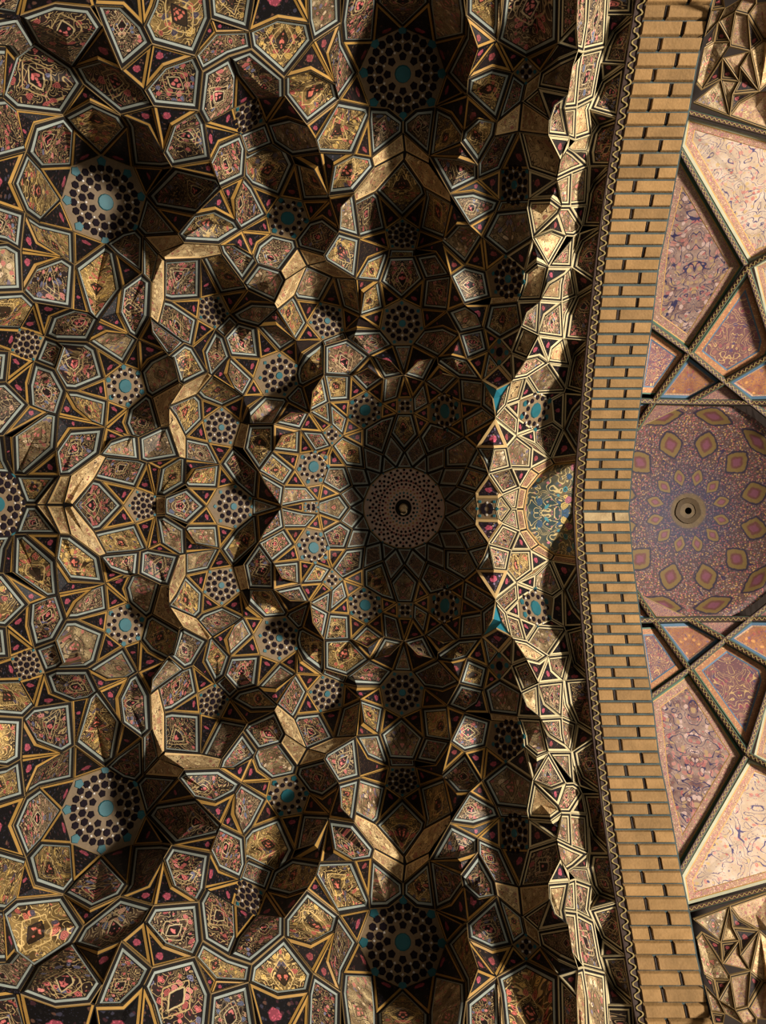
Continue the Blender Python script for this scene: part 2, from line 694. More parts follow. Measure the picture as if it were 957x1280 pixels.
def base_depth(x, y):
    yy = y if y <= mid(x) else 2*mid(x)-y
    rho = math.hypot((x-505)/470.0, (yy-mid(x))/545.0)
    d = 7.15-2.05*rho**1.2
    r = math.hypot(x-505, yy-mid(x))
    d += 0.36*(1-sst(66, 112, r))                                   # the small central dome
    for cx, cy, rx, ry, a in NICHES:
        d += a*math.exp(-((x-cx)/rx)**2-((yy-cy)/ry)**2)
    # the tier beside the arch: wall under the arch, hollow, hanging rim
    t = arch_l(yy)-13-x                                             # px left of the border
    ad = arch_d(yy)
    te = t*(1+0.40*sst(110, 210, mid(x)-yy))
    prof = lerp_tab([(-30, 0.0), (0, 0.0), (17, 0.34), (52, 0.14), (98, -0.24), (125, -0.15), (170, 0.08)], max(-30, min(170, te)))
    k = 1-sst(110, 210, t)
    return d*(1-k)+(ad+prof)*k
def right_depth(x, y):
    r = math.hypot(x-860, up(y)-AX)
    if r < 136: return 6.88+0.42*(1-(r/136.0)**2)
    return 6.88-(r-136)*0.0042
def P3(x, y, d): return Vector(((x-CX)/F_PX*d, (y-CY)/F_PX*d, CAM_Z+d))

# ---------------------------------------------------------------- node helpers and materials
class NT:
    def __init__(s, name, rough=0.4, spec=0.22):
        rough = 0.35+0.6*rough
        s.m = bpy.data.materials.new(name); s.m.use_nodes = True
        s.t = s.m.node_tree; s.b = s.t.nodes['Principled BSDF']
        s.b.inputs['Roughness'].default_value = rough
        s.b.inputs['Specular IOR Level'].default_value = spec
    def n(s, typ, **kw):
        o = s.t.nodes.new(typ)
        for k, v in kw.items(): setattr(o, k, v)
        return o
    def put(s, sock, v):
        if v is None: return
        if hasattr(v, 'node'): s.t.links.new(v, sock)
        else: sock.default_value = v
    def math(s, op, a, b=None, c=None, clamp=False):
        o = s.n('ShaderNodeMath', operation=op, use_clamp=clamp)
        s.put(o.inputs[0], a); s.put(o.inputs[1], b)
        if c is not None: s.put(o.inputs[2], c)
        return o.outputs[0]
    def mix(s, f, a, b, blend='MIX'):
        o = s.n('ShaderNodeMix', data_type='RGBA', blend_type=blend)
        s.put(o.inputs[0], f); s.put(o.inputs[6], c4(a)); s.put(o.inputs[7], c4(b))
        return o.outputs[2]
    def ramp(s, f, stops, const=False):
        o = s.n('ShaderNodeValToRGB'); e = o.color_ramp.elements
        if const: o.color_ramp.interpolation = 'CONSTANT'
        while len(e) < len(stops): e.new(0.5)
        for i, (p, c) in enumerate(stops): e[i].position = p; e[i].color = c4(c)
        s.put(o.inputs[0], f); return o.outputs[0]
    def below(s, v, edge, soft):                      # 1 where v < edge
        return s.math('MULTIPLY_ADD', s.math('SUBTRACT', edge, v), 1.0/soft, 0.5, clamp=True)
    def noise(s, vec, scale, detail=2, dist=0.0):
        o = s.n('ShaderNodeTexNoise'); s.put(o.inputs['Vector'], vec)
        o.inputs['Scale'].default_value = scale; o.inputs['Detail'].default_value = detail; o.inputs['Distortion'].default_value = dist
        return o
    def voro(s, vec, scale, feature='F1'):
        o = s.n('ShaderNodeTexVoronoi', feature=feature); s.put(o.inputs['Vector'], vec); o.inputs['Scale'].default_value = scale
        return o
    def bump(s, h, strength=0.2, dist=0.01):
        o = s.n('ShaderNodeBump'); o.inputs['Strength'].default_value = strength; o.inputs['Distance'].default_value = dist
        s.put(o.inputs['Height'], h); s.t.links.new(o.outputs[0], s.b.inputs['Normal'])
    def out(s, col):
        s.put(s.b.inputs['Base Color'], c4(col)); return s.m
def c4(c):
    return (c[0], c[1], c[2], 1.0) if isinstance(c, (tuple, list)) and len(c) == 3 else c
def hexc(h):
    def l(v): v /= 255.0; return v/12.92 if v <= 0.04045 else ((v+0.055)/1.055)**2.4
    return (l(int(h[0:2], 16)), l(int(h[2:4], 16)), l(int(h[4:6], 16)))

def mat_glaze(name, col, var=0.35, rough=0.35, scale=14):
    m = NT(name, rough)
    tc = m.n('ShaderNodeTexCoord').outputs['Object']
    nz = m.noise(tc, scale, 4)
    oi = m.n('ShaderNodeObjectInfo').outputs['Random']
    f = m.math('MULTIPLY_ADD', nz.outputs['Fac'], var, m.math('MULTIPLY_ADD', oi, 0.2, 1.0-var*0.5-0.1))
    hs = m.n('ShaderNodeHueSaturation'); hs.inputs['Color'].default_value = c4(col); m.put(hs.inputs['Value'], f)
    m.bump(nz.outputs['Fac'], 0.15, 0.006)
    return m.out(hs.outputs[0])

def mat_floral(name, ground, ground2, flowers, line, line2, freq=1.0, medallion=True, rough=0.38, flower_r=0.40, mirror=True, linew=0.085, stem=1.0, dens=0.48):
    """painted panel: mirrored scrollwork, flowers and a pointed medallion, in the panel's own coordinates"""
    m = NT(name, rough)
    uv = m.n('ShaderNodeUVMap').outputs[0]
    sp = m.n('ShaderNodeSeparateXYZ'); m.put(sp.inputs[0], uv)
    u, v = sp.outputs[0], sp.outputs[1]
    av = m.math('ABSOLUTE', v) if mirror else v
    rnd = m.n('ShaderNodeObjectInfo').outputs['Random']
    cb = m.n('ShaderNodeCombineXYZ'); m.put(cb.inputs[0], u); m.put(cb.inputs[1], av); m.put(cb.inputs[2], m.math('MULTIPLY', rnd, 40.0))
    p = cb.outputs[0]
    wn = m.noise(p, 2.0*freq, 2)
    wv = m.n('ShaderNodeVectorMath', operation='MULTIPLY_ADD')
    m.put(wv.inputs[0], wn.outputs['Color']); wv.inputs[1].default_value = (0.32/freq,)*3; m.put(wv.inputs[2], p)
    wp = wv.outputs[0]
    # ground: two tones
    g = m.mix(m.math('MULTIPLY_ADD', m.noise(p, 1.3*freq, 3).outputs['Fac'], 3.2, -1.35, clamp=True), ground, ground2)
    # fine leaves
    vf = m.voro(wp, 8.5*freq)
    leaf = m.below(vf.outputs['Distance'], 0.30, 0.1)
    sc = m.n('ShaderNodeSeparateColor'); m.put(sc.inputs[0], vf.outputs['Color'])
    g = m.mix(m.math('MULTIPLY', leaf, 0.6), g, m.ramp(sc.outputs[0], [(0.0, ground), (0.25, line), (0.5, flowers[-1]), (0.7, ground2), (0.85, flowers[0])], True))
    # scrolling stems: contour lines of a smooth noise
    nz = m.noise(wp, 2.3*freq*stem, 0, 0.8)
    ph = m.math('PINGPONG', m.math('MULTIPLY', nz.outputs['Fac'], 7.0), 0.5)
    g = m.mix(m.below(ph, linew, 0.05), g, line)
    # flowers
    vo = m.voro(wp, 3.4*freq)
    sc2 = m.n('ShaderNodeSeparateColor'); m.put(sc2.inputs[0], vo.outputs['Color'])
    fl = m.below(vo.outputs['Distance'], flower_r, 0.06)
    k = len(flowers)
    fc = m.ramp(sc2.outputs[1], [(i/k, c) for i, c in enumerate(flowers)], True)
    fc = m.mix(m.below(m.math('PINGPONG', m.math('MULTIPLY', vo.outputs['Distance'], 7.0), 0.5), 0.16, 0.1), fc, ground)
    fl = m.math('MULTIPLY', fl, m.math('GREATER_THAN', sc2.outputs[0], dens))
    g = m.mix(fl, g, fc)
    if stem < 1.0: g = m.mix(m.below(ph, linew*0.8, 0.04), g, line)
    if medallion:
        # pointed oval with a gilt outline
        un = m.math('ADD', u, m.math('MULTIPLY_ADD', rnd, 0.2, -0.02))
        au = m.math('ABSOLUTE', un)
        md = m.math('ADD', m.math('POWER', m.math('MULTIPLY', au, 1.45), 1.25), m.math('MULTIPLY', av, 2.3))
        md = m.math('ADD', md, m.math('MULTIPLY_ADD', wn.outputs['Fac'], 0.35, -0.17))
        g = m.mix(m.below(md, 0.62, 0.05), g, ground)
        core = m.voro(wp, 6.0*freq)
        g = m.mix(m.math('MULTIPLY', m.below(md, 0.45, 0.06), m.below(core.outputs['Distance'], 0.42, 0.1)), g, flowers[0])
        g = m.mix(m.below(m.math('ABSOLUTE', m.math('SUBTRACT', md, 0.62)), 0.055, 0.04), g, line2)
        g = m.mix(m.below(m.math('ABSOLUTE', m.math('SUBTRACT', md, 1.15)), 0.05, 0.05), g, line)
    hs = m.n('ShaderNodeHueSaturation'); m.put(hs.inputs['Color'], g)
    m.put(hs.inputs['Value'], m.math('MULTIPLY_ADD', rnd, 0.5, 0.75)); hs.inputs['Saturation'].default_value = 0.95
    m.bump(nz.outputs['Fac'], 0.25, 0.01)
    return m.out(hs.outputs[0])

def mat_rose(name, ground, rose, leaves):
    """black triangular tile with a rose and leaves"""
    m = NT(name, 0.38)
    uv = m.n('ShaderNodeUVMap').outputs[0]
    rnd = m.n('ShaderNodeObjectInfo').outputs['Random']
    nz = m.noise(uv, 2.2, 2)
    wv = m.n('ShaderNodeVectorMath', operation='MULTIPLY_ADD')
    m.put(wv.inputs[0], nz.outputs['Color']); wv.inputs[1].default_value = (0.35, 0.35, 0); m.put(wv.inputs[2], uv)
    ad = m.n('ShaderNodeVectorMath', operation='ADD'); m.put(ad.inputs[0], wv.outputs[0]); ad.inputs[1].default_value = (-0.17, -0.17, 0)
    cb = m.n('ShaderNodeCombineXYZ'); m.put(cb.inputs[2], m.math('MULTIPLY', rnd, 30.0))
    a2 = m.n('ShaderNodeVectorMath', operation='ADD'); m.put(a2.inputs[0], ad.outputs[0]); m.put(a2.inputs[1], cb.outputs[0])
    vo = m.voro(a2.outputs[0], 3.2)
    s2 = m.n('ShaderNodeSeparateColor'); m.put(s2.inputs[0], vo.outputs['Color'])
    g = m.mix(m.math('MULTIPLY', m.below(vo.outputs['Distance'], 0.32, 0.1), 0.75), ground, m.ramp(s2.outputs[0], [(i/len(leaves), c) for i, c in enumerate(leaves)], True))
    vf = m.voro(a2.outputs[0], 9.0)
    g = m.mix(m.math('MULTIPLY', m.below(vf.outputs['Distance'], 0.2, 0.1), 0.4), g, leaves[0])
    ln = m.n('ShaderNodeVectorMath', operation='LENGTH'); m.put(ln.inputs[0], ad.outputs[0])
    r = ln.outputs['Value']
    pet = m.voro(ad.outputs[0], 8.0)
    g = m.mix(m.below(r, 0.36, 0.06), g, m.mix(m.below(pet.outputs['Distance'], 0.35, 0.2), tuple(c*0.45 for c in rose), rose))
    return m.out(g)

M = {}
M['gold'] = mat_glaze('gilt_ochre', hexc('8f6b33'), 0.5, 0.42)
M['ochre_line'] = mat_glaze('ochre_line', hexc('6f5835'), 0.4, 0.5)
M['black'] = mat_glaze('black_glaze', (0.010, 0.008, 0.007), 0.3, 0.9)
M['black'].node_tree.nodes['Principled BSDF'].inputs['Specular IOR Level'].default_value = 0.1
M['pale'] = mat_glaze('pale_blue_grey', hexc('7b7e74'), 0.5, 0.45)
M['sand'] = mat_glaze('sand_border', hexc('a8895a'), 0.4, 0.5)
M['cream'] = mat_glaze('cream_line', hexc('a5946f'), 0.4, 0.5)
M['rosette_ground'] = mat_glaze('rosette_ground', hexc('9a8070'), 0.5, 0.5, 40)
M['teal'] = mat_glaze('turquoise_glaze', hexc('184a50'), 0.5, 0.3)
M['plain_teal'] = mat_glaze('bright_turquoise', hexc('246a78'), 0.3, 0.3)
M['mosaic'] = mat_glaze('mosaic_ground', hexc('64513a'), 0.6, 0.5, 40)
M['dot'] = mat_glaze('mosaic_black', (0.008, 0.005, 0.007), 0.3, 0.9)
M['dot'].node_tree.nodes['Principled BSDF'].inputs['Specular IOR Level'].default_value = 0.06
M['dot_red'] = mat_glaze('mosaic_red', hexc('743a35'), 0.3, 0.35)
M['dot_white'] = mat_glaze('mosaic_white', hexc('a99f93'), 0.3, 0.35)
blk = hexc('17100e')
M['k0'] = mat_floral('floral_black', blk, hexc('2e1c18'), [hexc('a8504a'), hexc('b4695e'), hexc('5d5a6e'), hexc('8f3f38')], hexc('94794c'), hexc('a08a60'))
M['k1'] = mat_floral('floral_gold', hexc('2c1e10'), hexc('836634'), [hexc('b55a44'), hexc('a04a3c'), hexc('c29a4a'), hexc('4d4450')], hexc('b8975a'), hexc('1d1512'))
M['k2'] = mat_floral('floral_rose', hexc('1c1210'), hexc('5a4430'), [hexc('b8625a'), hexc('a04a48'), hexc('5f6478'), hexc('b98a6a')], hexc('a0875e'), hexc('ab9670'))
M['k3'] = mat_floral('floral_sand', hexc('5e4a30'), hexc('ad9468'), [hexc('a85a50'), hexc('c2a684'), hexc('8c4644'), hexc('5c5468')], hexc('241812'), hexc('32241a'))
M['t0'] = mat_rose('rose_black', hexc('080505'), hexc('a84a58'), [hexc('35323e'), hexc('3a1e22'), hexc('14100f'), hexc('5a3c2e')])
M['t1'] = mat_rose('rose_brown', hexc('120a08'), hexc('8f4242'), [hexc('3c2a20'), hexc('3a1c1a'), hexc('1c1512'), hexc('5c442a')])
M['frieze'] = mat_floral('frieze_sand', hexc('8a6d45'), hexc('bfa372'), [hexc('8a5a3c'), hexc('c4a874'), hexc('7a4036')], hexc('2f1f12'), hexc('3a2818'), 0.75, False, 0.45)
M['rosebig'] = mat_rose('rose_medallion', hexc('1c1216'), hexc('c4566a'), [hexc('8a6f86'), hexc('7a4a58'), hexc('a08a6a'), hexc('4a4a60')])
M['sandk'] = M['frieze']
M['greyk'] = mat_floral('rosette_kite', hexc('2a1d1a'), hexc('4b3228'), [hexc('7d4038'), hexc('8c6a50'), hexc('4c4450')], hexc('8f7a5a'), hexc('a08c68'), 1.1, False)
M['tymp'] = mat_floral('tympanum', hexc('2a3a3a'), hexc('6b5a3a'), [hexc('b0606a'), hexc('3a7a82'), hexc('c4a050'), hexc('2e4a66')], hexc('bda36a'), hexc('c9b68a'), 0.85, False)
M['redband'] = mat_floral('red_band', hexc('40201c'), hexc('5a2c24'), [hexc('b0706a'), hexc('8a4a44'), hexc('c49a60')], hexc('a88a58'), hexc('c0a068'), 2.0, False)

# ---------------------------------------------------------------- object helpers
def link(o, parent=None):
    COL.objects.link(o)
    if parent is not None: o.parent = parent
    return o
def tag(o, label=None, cat=None, group=None, kind=None):
    if label: o['label'] = label
    if cat: o['category'] = cat
    if group: o['group'] = group
    if kind: o['kind'] = kind
    return o
def empty(name, loc):
    o = bpy.data.objects.new(name, None); o.location = loc; o.empty_display_size = 0.1
    return link(o)
def mesh_obj(name, verts, faces, mats, fmat=None, parent=None, uvs=None, origin=None, smooth=False):
    """verts in world space; stored relative to the origin (the parent's location)"""
    og = origin if origin is not None else Vector((0, 0, 0))
    me = bpy.data.meshes.new(name)
    me.from_pydata([tuple(Vector(v)-og) for v in verts], [], faces)
    for m in mats: me.materials.append(m)
    if fmat: me.polygons.foreach_set('material_index', fmat)
    if smooth: me.polygons.foreach_set('use_smooth', [True]*len(faces))
    if uvs:
        ul = me.uv_layers.new(name='UVMap')
        for lp in me.loops: ul.data[lp.index].uv = uvs[lp.vertex_index]
    me.update()
    o = bpy.data.objects.new(name, me)
    return link(o, parent)
def newell(p):
    n = Vector((0, 0, 0)); k = len(p)
    for i in range(k):
        a, b = p[i], p[(i+1) % k]
        n += Vector(((a.y-b.y)*(a.z+b.z), (a.z-b.z)*(a.x+b.x), (a.x-b.x)*(a.y+b.y)))
    return n.normalized()
STYLE = {   # (inset in metres, material of the ring that ends there), interior material chosen by kind
 'K': [(0.004, 'ochre_line'), (0.021, 'black'), (0.033, 'pale'), (0.038, 'black')],
 'G': [(0.014, 'black'), (0.030, 'pale')],
 'V': [(0.012, 'black'), (0.024, 'pale')],
 'T': [(0.004, 'black'), (0.018, 'gold'), (0.022, 'black')],
 'R': [(0.022, 'sand'), (0.028, 'black')],
 'B': [(0.008, 'black'), (0.018, 'sand')],
 'F': [(0.012, 'gold')], 'P': [(0.006, 'ochre_line')], 'S': [(0.008, 'ochre_line')], 'O': [(0.01, 'ochre_line')]}
def panel(name, kind, pts, inner, axis_to, parent, origin, style=None, recess=None, thick=0.014):
    """one faceted tile panel: stepped border rings, slightly hollow field, thickness"""
    n = newell(pts)
    if n.z > 0: pts = pts[::-1]; n = -n                            # face downwards
    k = len(pts)
    c0 = sum(pts, Vector((0, 0, 0)))/k
    ax = axis_to-c0; ax -= n*ax.dot(n)
    if ax.length < 1e-4: ax = pts[0]-c0; ax -= n*ax.dot(n)
    ax.normalize(); bx = n.cross(ax)
    q = [((p-c0).dot(ax), (p-c0).dot(bx)) for p in pts]
    def dmin(x, y):
        ins = False; b = 1e9
        for i in range(k):
            (x1, y1), (x2, y2) = q[i], q[(i+1) % k]
            if (y1 > y) != (y2 > y) and x < (x2-x1)*(y-y1)/(y2-y1)+x1: ins = not ins
            L2 = (x2-x1)**2+(y2-y1)**2
            t = 0.0 if L2 < 1e-12 else max(0.0, min(1.0, ((x-x1)*(x2-x1)+(y-y1)*(y2-y1))/L2))
            b = min(b, math.hypot(x-x1-t*(x2-x1), y-y1-t*(y2-y1)))
        return b if ins else -b
    sgn = 1 if sum(q[i][0]*q[(i+1) % k][1]-q[(i+1) % k][0]*q[i][1] for i in range(k)) > 0 else -1
    x = y = 0.0; st = 0.3*max(math.hypot(*t) for t in q); best = dmin(x, y)
    while st > 0.002:
        imp = False
        for dx, dy in ((1, 0), (-1, 0), (0, 1), (0, -1), (.7, .7), (-.7, .7), (.7, -.7), (-.7, -.7)):
            t = dmin(x+dx*st, y+dy*st)
            if t > best+1e-6: best = t; x += dx*st; y += dy*st; imp = True; break
        if not imp: st *= 0.5
    rin = max(best, 0.012)
    c = c0+ax*x+bx*y
    rec = (0.16 if kind in 'K' else 0.06) if recess is None else recess
    deep = -n*(rec*rin)                                             # hollow away from the viewer
    st_ = style or STYLE[kind]
    tot = st_[-1][0]; lim = 0.42*rin
    sc = min(1.0, lim/tot)
    rings = [0.0]; rm = []
    for w_, m_ in st_: rings.append(min(0.9, w_*sc/rin)); rm.append(m_)
    mats = []; 
    def mi(nm):
        if nm not in mats: mats.append(nm)
        return mats.index(nm)
    V_, U_, F_, FM = [], [], [], []
    def addv(p):
        V_.append(p); d = p-c; U_.append((d.dot(ax)/rin, d.dot(bx)/rin)); return len(V_)-1
    # inward mitres of the outline
    mit = []; concave = False
    for i in range(k):
        (x0, y0), (x1, y1), (x2, y2) = q[i-1], q[i], q[(i+1) % k]
        l1 = math.hypot(x1-x0, y1-y0) or 1e-6; l2 = math.hypot(x2-x1, y2-y1) or 1e-6
        n1 = (-(y1-y0)/l1*sgn, (x1-x0)/l1*sgn); n2 = (-(y2-y1)/l2*sgn, (x2-x1)/l2*sgn)
        cr = ((x1-x0)*(y2-y1)-(y1-y0)*(x2-x1))*sgn/(l1*l2)
        if cr < -0.05: concave = True
        den = max(0.08, 1+n1[0]*n2[0]+n1[1]*n2[1])
        mit.append(((n1[0]+n2[0])/den, (n1[1]+n2[1])/den))
    hh = [(p-c0).dot(n) for p in pts]; hc = 0.0
    def inset(i, w, extra):
        mx, my = mit[i][0]*w, mit[i][1]*w
        lim_ = 0.72*math.hypot(q[i][0]-x, q[i][1]-y); L = math.hypot(mx, my)
        if L > lim_: mx *= lim_/L; my *= lim_/L
        f = min(1.0, w/rin)
        return c0+ax*(q[i][0]+mx)+bx*(q[i][1]+my)+n*(hh[i]*(1-f))+deep*f-n*extra
    back = [addv(p+Vector((0, 0, thick))) for p in pts]
    prev = [addv(p) for p in pts]
    for i in range(k):
        F_.append((back[i], back[(i+1) % k], prev[(i+1) % k], prev[i])); FM.append(mi(rm[0]))
    for j in range(1, len(rings)):
        w_ = rings[j]*rin
        cur = [addv(inset(i, w_, 0.0035*j)) for i in range(k)]
        for i in range(k):
            F_.append((prev[i], prev[(i+1) % k], cur[(i+1) % k], cur[i])); FM.append(mi(rm[j-1]))
        prev = cur
    if concave:
        for tri in tessellate_polygon([[Vector((U_[i][0], U_[i][1], 0)) for i in prev]]):
            t3 = [prev[i] for i in tri]
            nn_ = (V_[t3[1]]-V_[t3[0]]).cross(V_[t3[2]]-V_[t3[0]])
            F_.append(tuple(t3) if nn_.dot(n) > 0 else tuple(t3[::-1])); FM.append(mi(inner))
    else:
        cc = addv(c+deep-n*(0.0035*len(st_)))
        for i in range(k):
            F_.append((prev[i], prev[(i+1) % k], cc)); FM.append(mi(inner))
    o = mesh_obj(name, V_, F_, [M[a] for a in mats], FM, parent, U_, origin)
    return o, c, n, ax, bx, rin

def prism(sides, r, h, rot):
    """small polygonal tile lying in the xy plane, its face towards -z"""
    vs = [(r*math.cos(rot+2*math.pi*i/sides), r*math.sin(rot+2*math.pi*i/sides), 0.004) for i in range(sides)]
    vs += [(0.86*x_, 0.86*y_, -h) for x_, y_, z_ in vs]
    fs = [tuple(range(sides, 2*sides))[::-1]]+[(i, (i+1) % sides, sides+(i+1) % sides, sides+i) for i in range(sides)]
    return vs, fs
# ---------------------------------------------------------------- the muqarnas vault
polys = rosette_polys()+read_traces(TRACES)
V2, F2 = snap_polys(polys)
def spread_out(p):                                                   # the vault goes on beyond the traced plan
    x, y = p
    if x < 2: x -= 60
    if y < 1: y -= 60
    return (x, y)
V2 = [spread_out(p) for p in V2]
full = []                                                            # (kind, plan points)
def mir(p): return (p[0], 2*mid(p[0])-p[1])
for kind, cross, row in F2:
    p = [V2[i] for i in row]
    if len(p) < 2: continue
    if cross:
        q = p+[mir(a) for a in reversed(p) if abs(a[1]-mid(a[0])) > 0.5]
        if len(q) > 2: full.append((kind, q))
    else:
        if len(p) < 3 or abs(area(p)) < 6: continue
        full.append((kind, p)); full.append((kind, [mir(a) for a in p][::-1]))
def ctr(p): return (sum(a[0] for a in p)/len(p), sum(a[1] for a in p)/len(p))
stars = []
for n_, (kind, p) in enumerate(full):
    if kind in 'SO':
        c_ = ctr(p); R_ = sum(math.hypot(a[0]-c_[0], a[1]-c_[1]) for a in p)/len(p)
        stars.append(dict(i=n_, c=c_, R=R_, kind=kind, n=len(p)))
# corner heights: hollow at the stars, falling away from them
key = lambda a: (round(a[0], 1), round(a[1], 1))
adj = {}; starv = {}
for n_, (kind, p) in enumerate(full):
    for i in range(len(p)):
        a, b = key(p[i]), key(p[(i+1) % len(p)])
        L = math.hypot(p[i][0]-p[(i+1) % len(p)][0], p[i][1]-p[(i+1) % len(p)][1])
        adj.setdefault(a, []).append((b, L)); adj.setdefault(b, []).append((a, L))
import heapq
dist = {}; hq = []
for s_ in stars:
    if s_['kind'] == 'S':
        off = max(0.0, 30-s_['R'])*0.6
        for a in full[s_['i']][1]: heapq.heappush(hq, (off, key(a)))
    else:
        for a in full[s_['i']][1]: heapq.heappush(hq, (0.0, key(a)))
while hq:
    d_, a = heapq.heappop(hq)
    if a in dist and dist[a] <= d_: continue
    dist[a] = d_
    for b, L in adj[a]:
        if b not in dist or dist[b] > d_+L: heapq.heappush(hq, (d_+L, b))
D3 = {}
def corner(a):
    k_ = key(a)
    if k_ in D3: return D3[k_]
    d = base_depth(*a)
    px = d/F_PX
    g = min(dist.get(k_, 40), 66)
    fade = sst(10, 34, arch_l(a[1])-13-a[0])                          # the wall under the arch keeps its plane
    amp = (1-0.45*sst(190, 110, arch_l(a[1])-13-a[0]))*(1-0.75*sst(635, 660, a[0])*sst(90, 70, abs(a[1]-mid(a[0]))))
    d += fade*amp*(0.20-1.2*g*px)
    D3[k_] = P3(a[0], a[1], d); return D3[k_]

for s_ in stars:                                                     # star plates are flat
    pl = full[s_['i']][1]
    pts = [corner(a) for a in pl]; nn = newell(pts); cc = sum(pts, Vector((0, 0, 0)))/len(pts)
    eye = Vector((0, 0, CAM_Z))
    for a, q_ in zip(pl, pts):
        ray = q_-eye; t_ = (cc-eye).dot(nn)/ray.dot(nn)
        D3[key(a)] = eye+ray*t_
ORD = ['first', 'second', 'third', 'fourth', 'fifth', 'sixth', 'seventh', 'eighth', 'ninth']
HOUR = ['twelve', 'one', 'two', 'three', 'four', 'five', 'six', 'seven', 'eight', 'nine', 'ten', 'eleven']
rc = (505, mid(505))
byh = {}
for s_ in stars:
    if s_['kind'] == 'O': continue
    an = math.degrees(math.atan2(s_['c'][0]-rc[0], rc[1]-s_['c'][1])) % 360
    s_['h'] = int((an+15)//30) % 12; s_['d'] = math.hypot(s_['c'][0]-rc[0], s_['c'][1]-rc[1])
    byh.setdefault(s_['h'], []).append(s_)
for h_, l_ in byh.items():
    l_.sort(key=lambda t: t['d'])
    for i, s_ in enumerate(l_): s_['ord'] = i
TEAL_STARS = [(155, 482), (358, 268), (455, 512), (388, 586), (554, 512), (668, 513)]
EIGHT = [(312, 145), (34, 430), (624, 437)]
def near(c_, lst, tol=14): return any(math.hypot(c_[0]-a, min(c_[1], 2*mid(c_[0])-c_[1])-b) < tol for a, b in lst)

for s_ in stars:
    p = full[s_['i']][1]
    pts = [corner(a) for a in p]
    loc = sum(pts, Vector((0, 0, 0)))/len(pts)
    s_['loc'] = loc
    if s_['kind'] == 'O':
        e = empty('rosette_dome', loc)
        tag(e, 'dark central dome with large round mosaic rosette ringed by grey kites', 'dome')
    else:
        e = empty('muqarnas_cell', loc)
        if s_['R'] > 38: w_ = 'large ochre and black star mosaic'
        elif near(s_['c'], TEAL_STARS): w_ = 'turquoise-centred star mosaic'
        elif near(s_['c'], EIGHT): w_ = 'small black eight-point star'
        elif s_['R'] < 17: w_ = 'tiny dotted mosaic'
        else: w_ = 'black-dotted star mosaic'
        tag(e, 'muqarnas cell, %s, %s outward from central rosette at %s o\'clock' % (w_, ORD[s_['ord']], HOUR[s_['h']]), 'muqarnas cell', 'mosaic-starred cells of the muqarnas vault')
    s_['e'] = e
def owner(p):
    c_ = ctr(p); b = None; bd = 1e9
    for s_ in stars:
        d = math.hypot(c_[0]-s_['c'][0], c_[1]-s_['c'][1])-0.9*s_['R']
        if s_['kind'] == 'S' and s_['R'] < 17: d += 12
        if (c_[1]-mid(c_[0]))*(s_['c'][1]-mid(s_['c'][0])) < -60: d += 30
        if d < bd: bd = d; b = s_
    return b
TILE_MESH = {}
def put_tiles(spec, c, n, ax, bx, parent, origin, single, name='mosaic_tile'):
    """spec: (radius along ax/bx polar, angle, tile radius, sides, material)"""
    groups = {}
    z = -n
    for (r, a, tr, sides, mt, h) in spec:
        pos = c+ax*(r*math.cos(a))+bx*(r*math.sin(a))+n*0.001
        if single:
            kk = (round(tr, 3), sides, mt, h)
            if kk not in TILE_MESH:
                vs, fs = prism(sides, tr, h, 0)
                me = bpy.data.meshes.new(name); me.from_pydata(vs, [], fs); me.materials.append(M[mt]); TILE_MESH[kk] = me
            o = bpy.data.objects.new(name, TILE_MESH[kk]); link(o, parent)
            xa = ax*math.cos(a)+bx*math.sin(a); ya = z.cross(xa)
            mt3 = Matrix((xa, ya, z)).transposed().to_4x4(); mt3.translation = pos-origin
            o.matrix_local = mt3
        else:
            vs, fs = prism(sides, tr, h, a)
            xa, ya = ax, z.cross(ax)
            if bx.dot(ya) < 0: pass
            g = groups.setdefault(mt, ([], []))
            b0 = len(g[0])
            for vx, vy, vz in vs: g[0].append(pos+ax*vx+bx*vy+z*vz)
            fl = fs if bx.dot(ya) > 0 else [f[::-1] for f in fs]
            for f in fl: g[1].append(tuple(b0+i for i in f))
    if groups:
        VV, FF, FM, mats = [], [], [], []
        for mt, (vs, fs) in groups.items():
            b0 = len(VV); VV += vs; mats.append(M[mt])
            FF += [tuple(b0+i for i in f) for f in fs]; FM += [len(mats)-1]*len(fs)
        o = mesh_obj('mosaic_dots', VV, FF, mats, FM, parent, None, origin); o['kind'] = 'stuff'

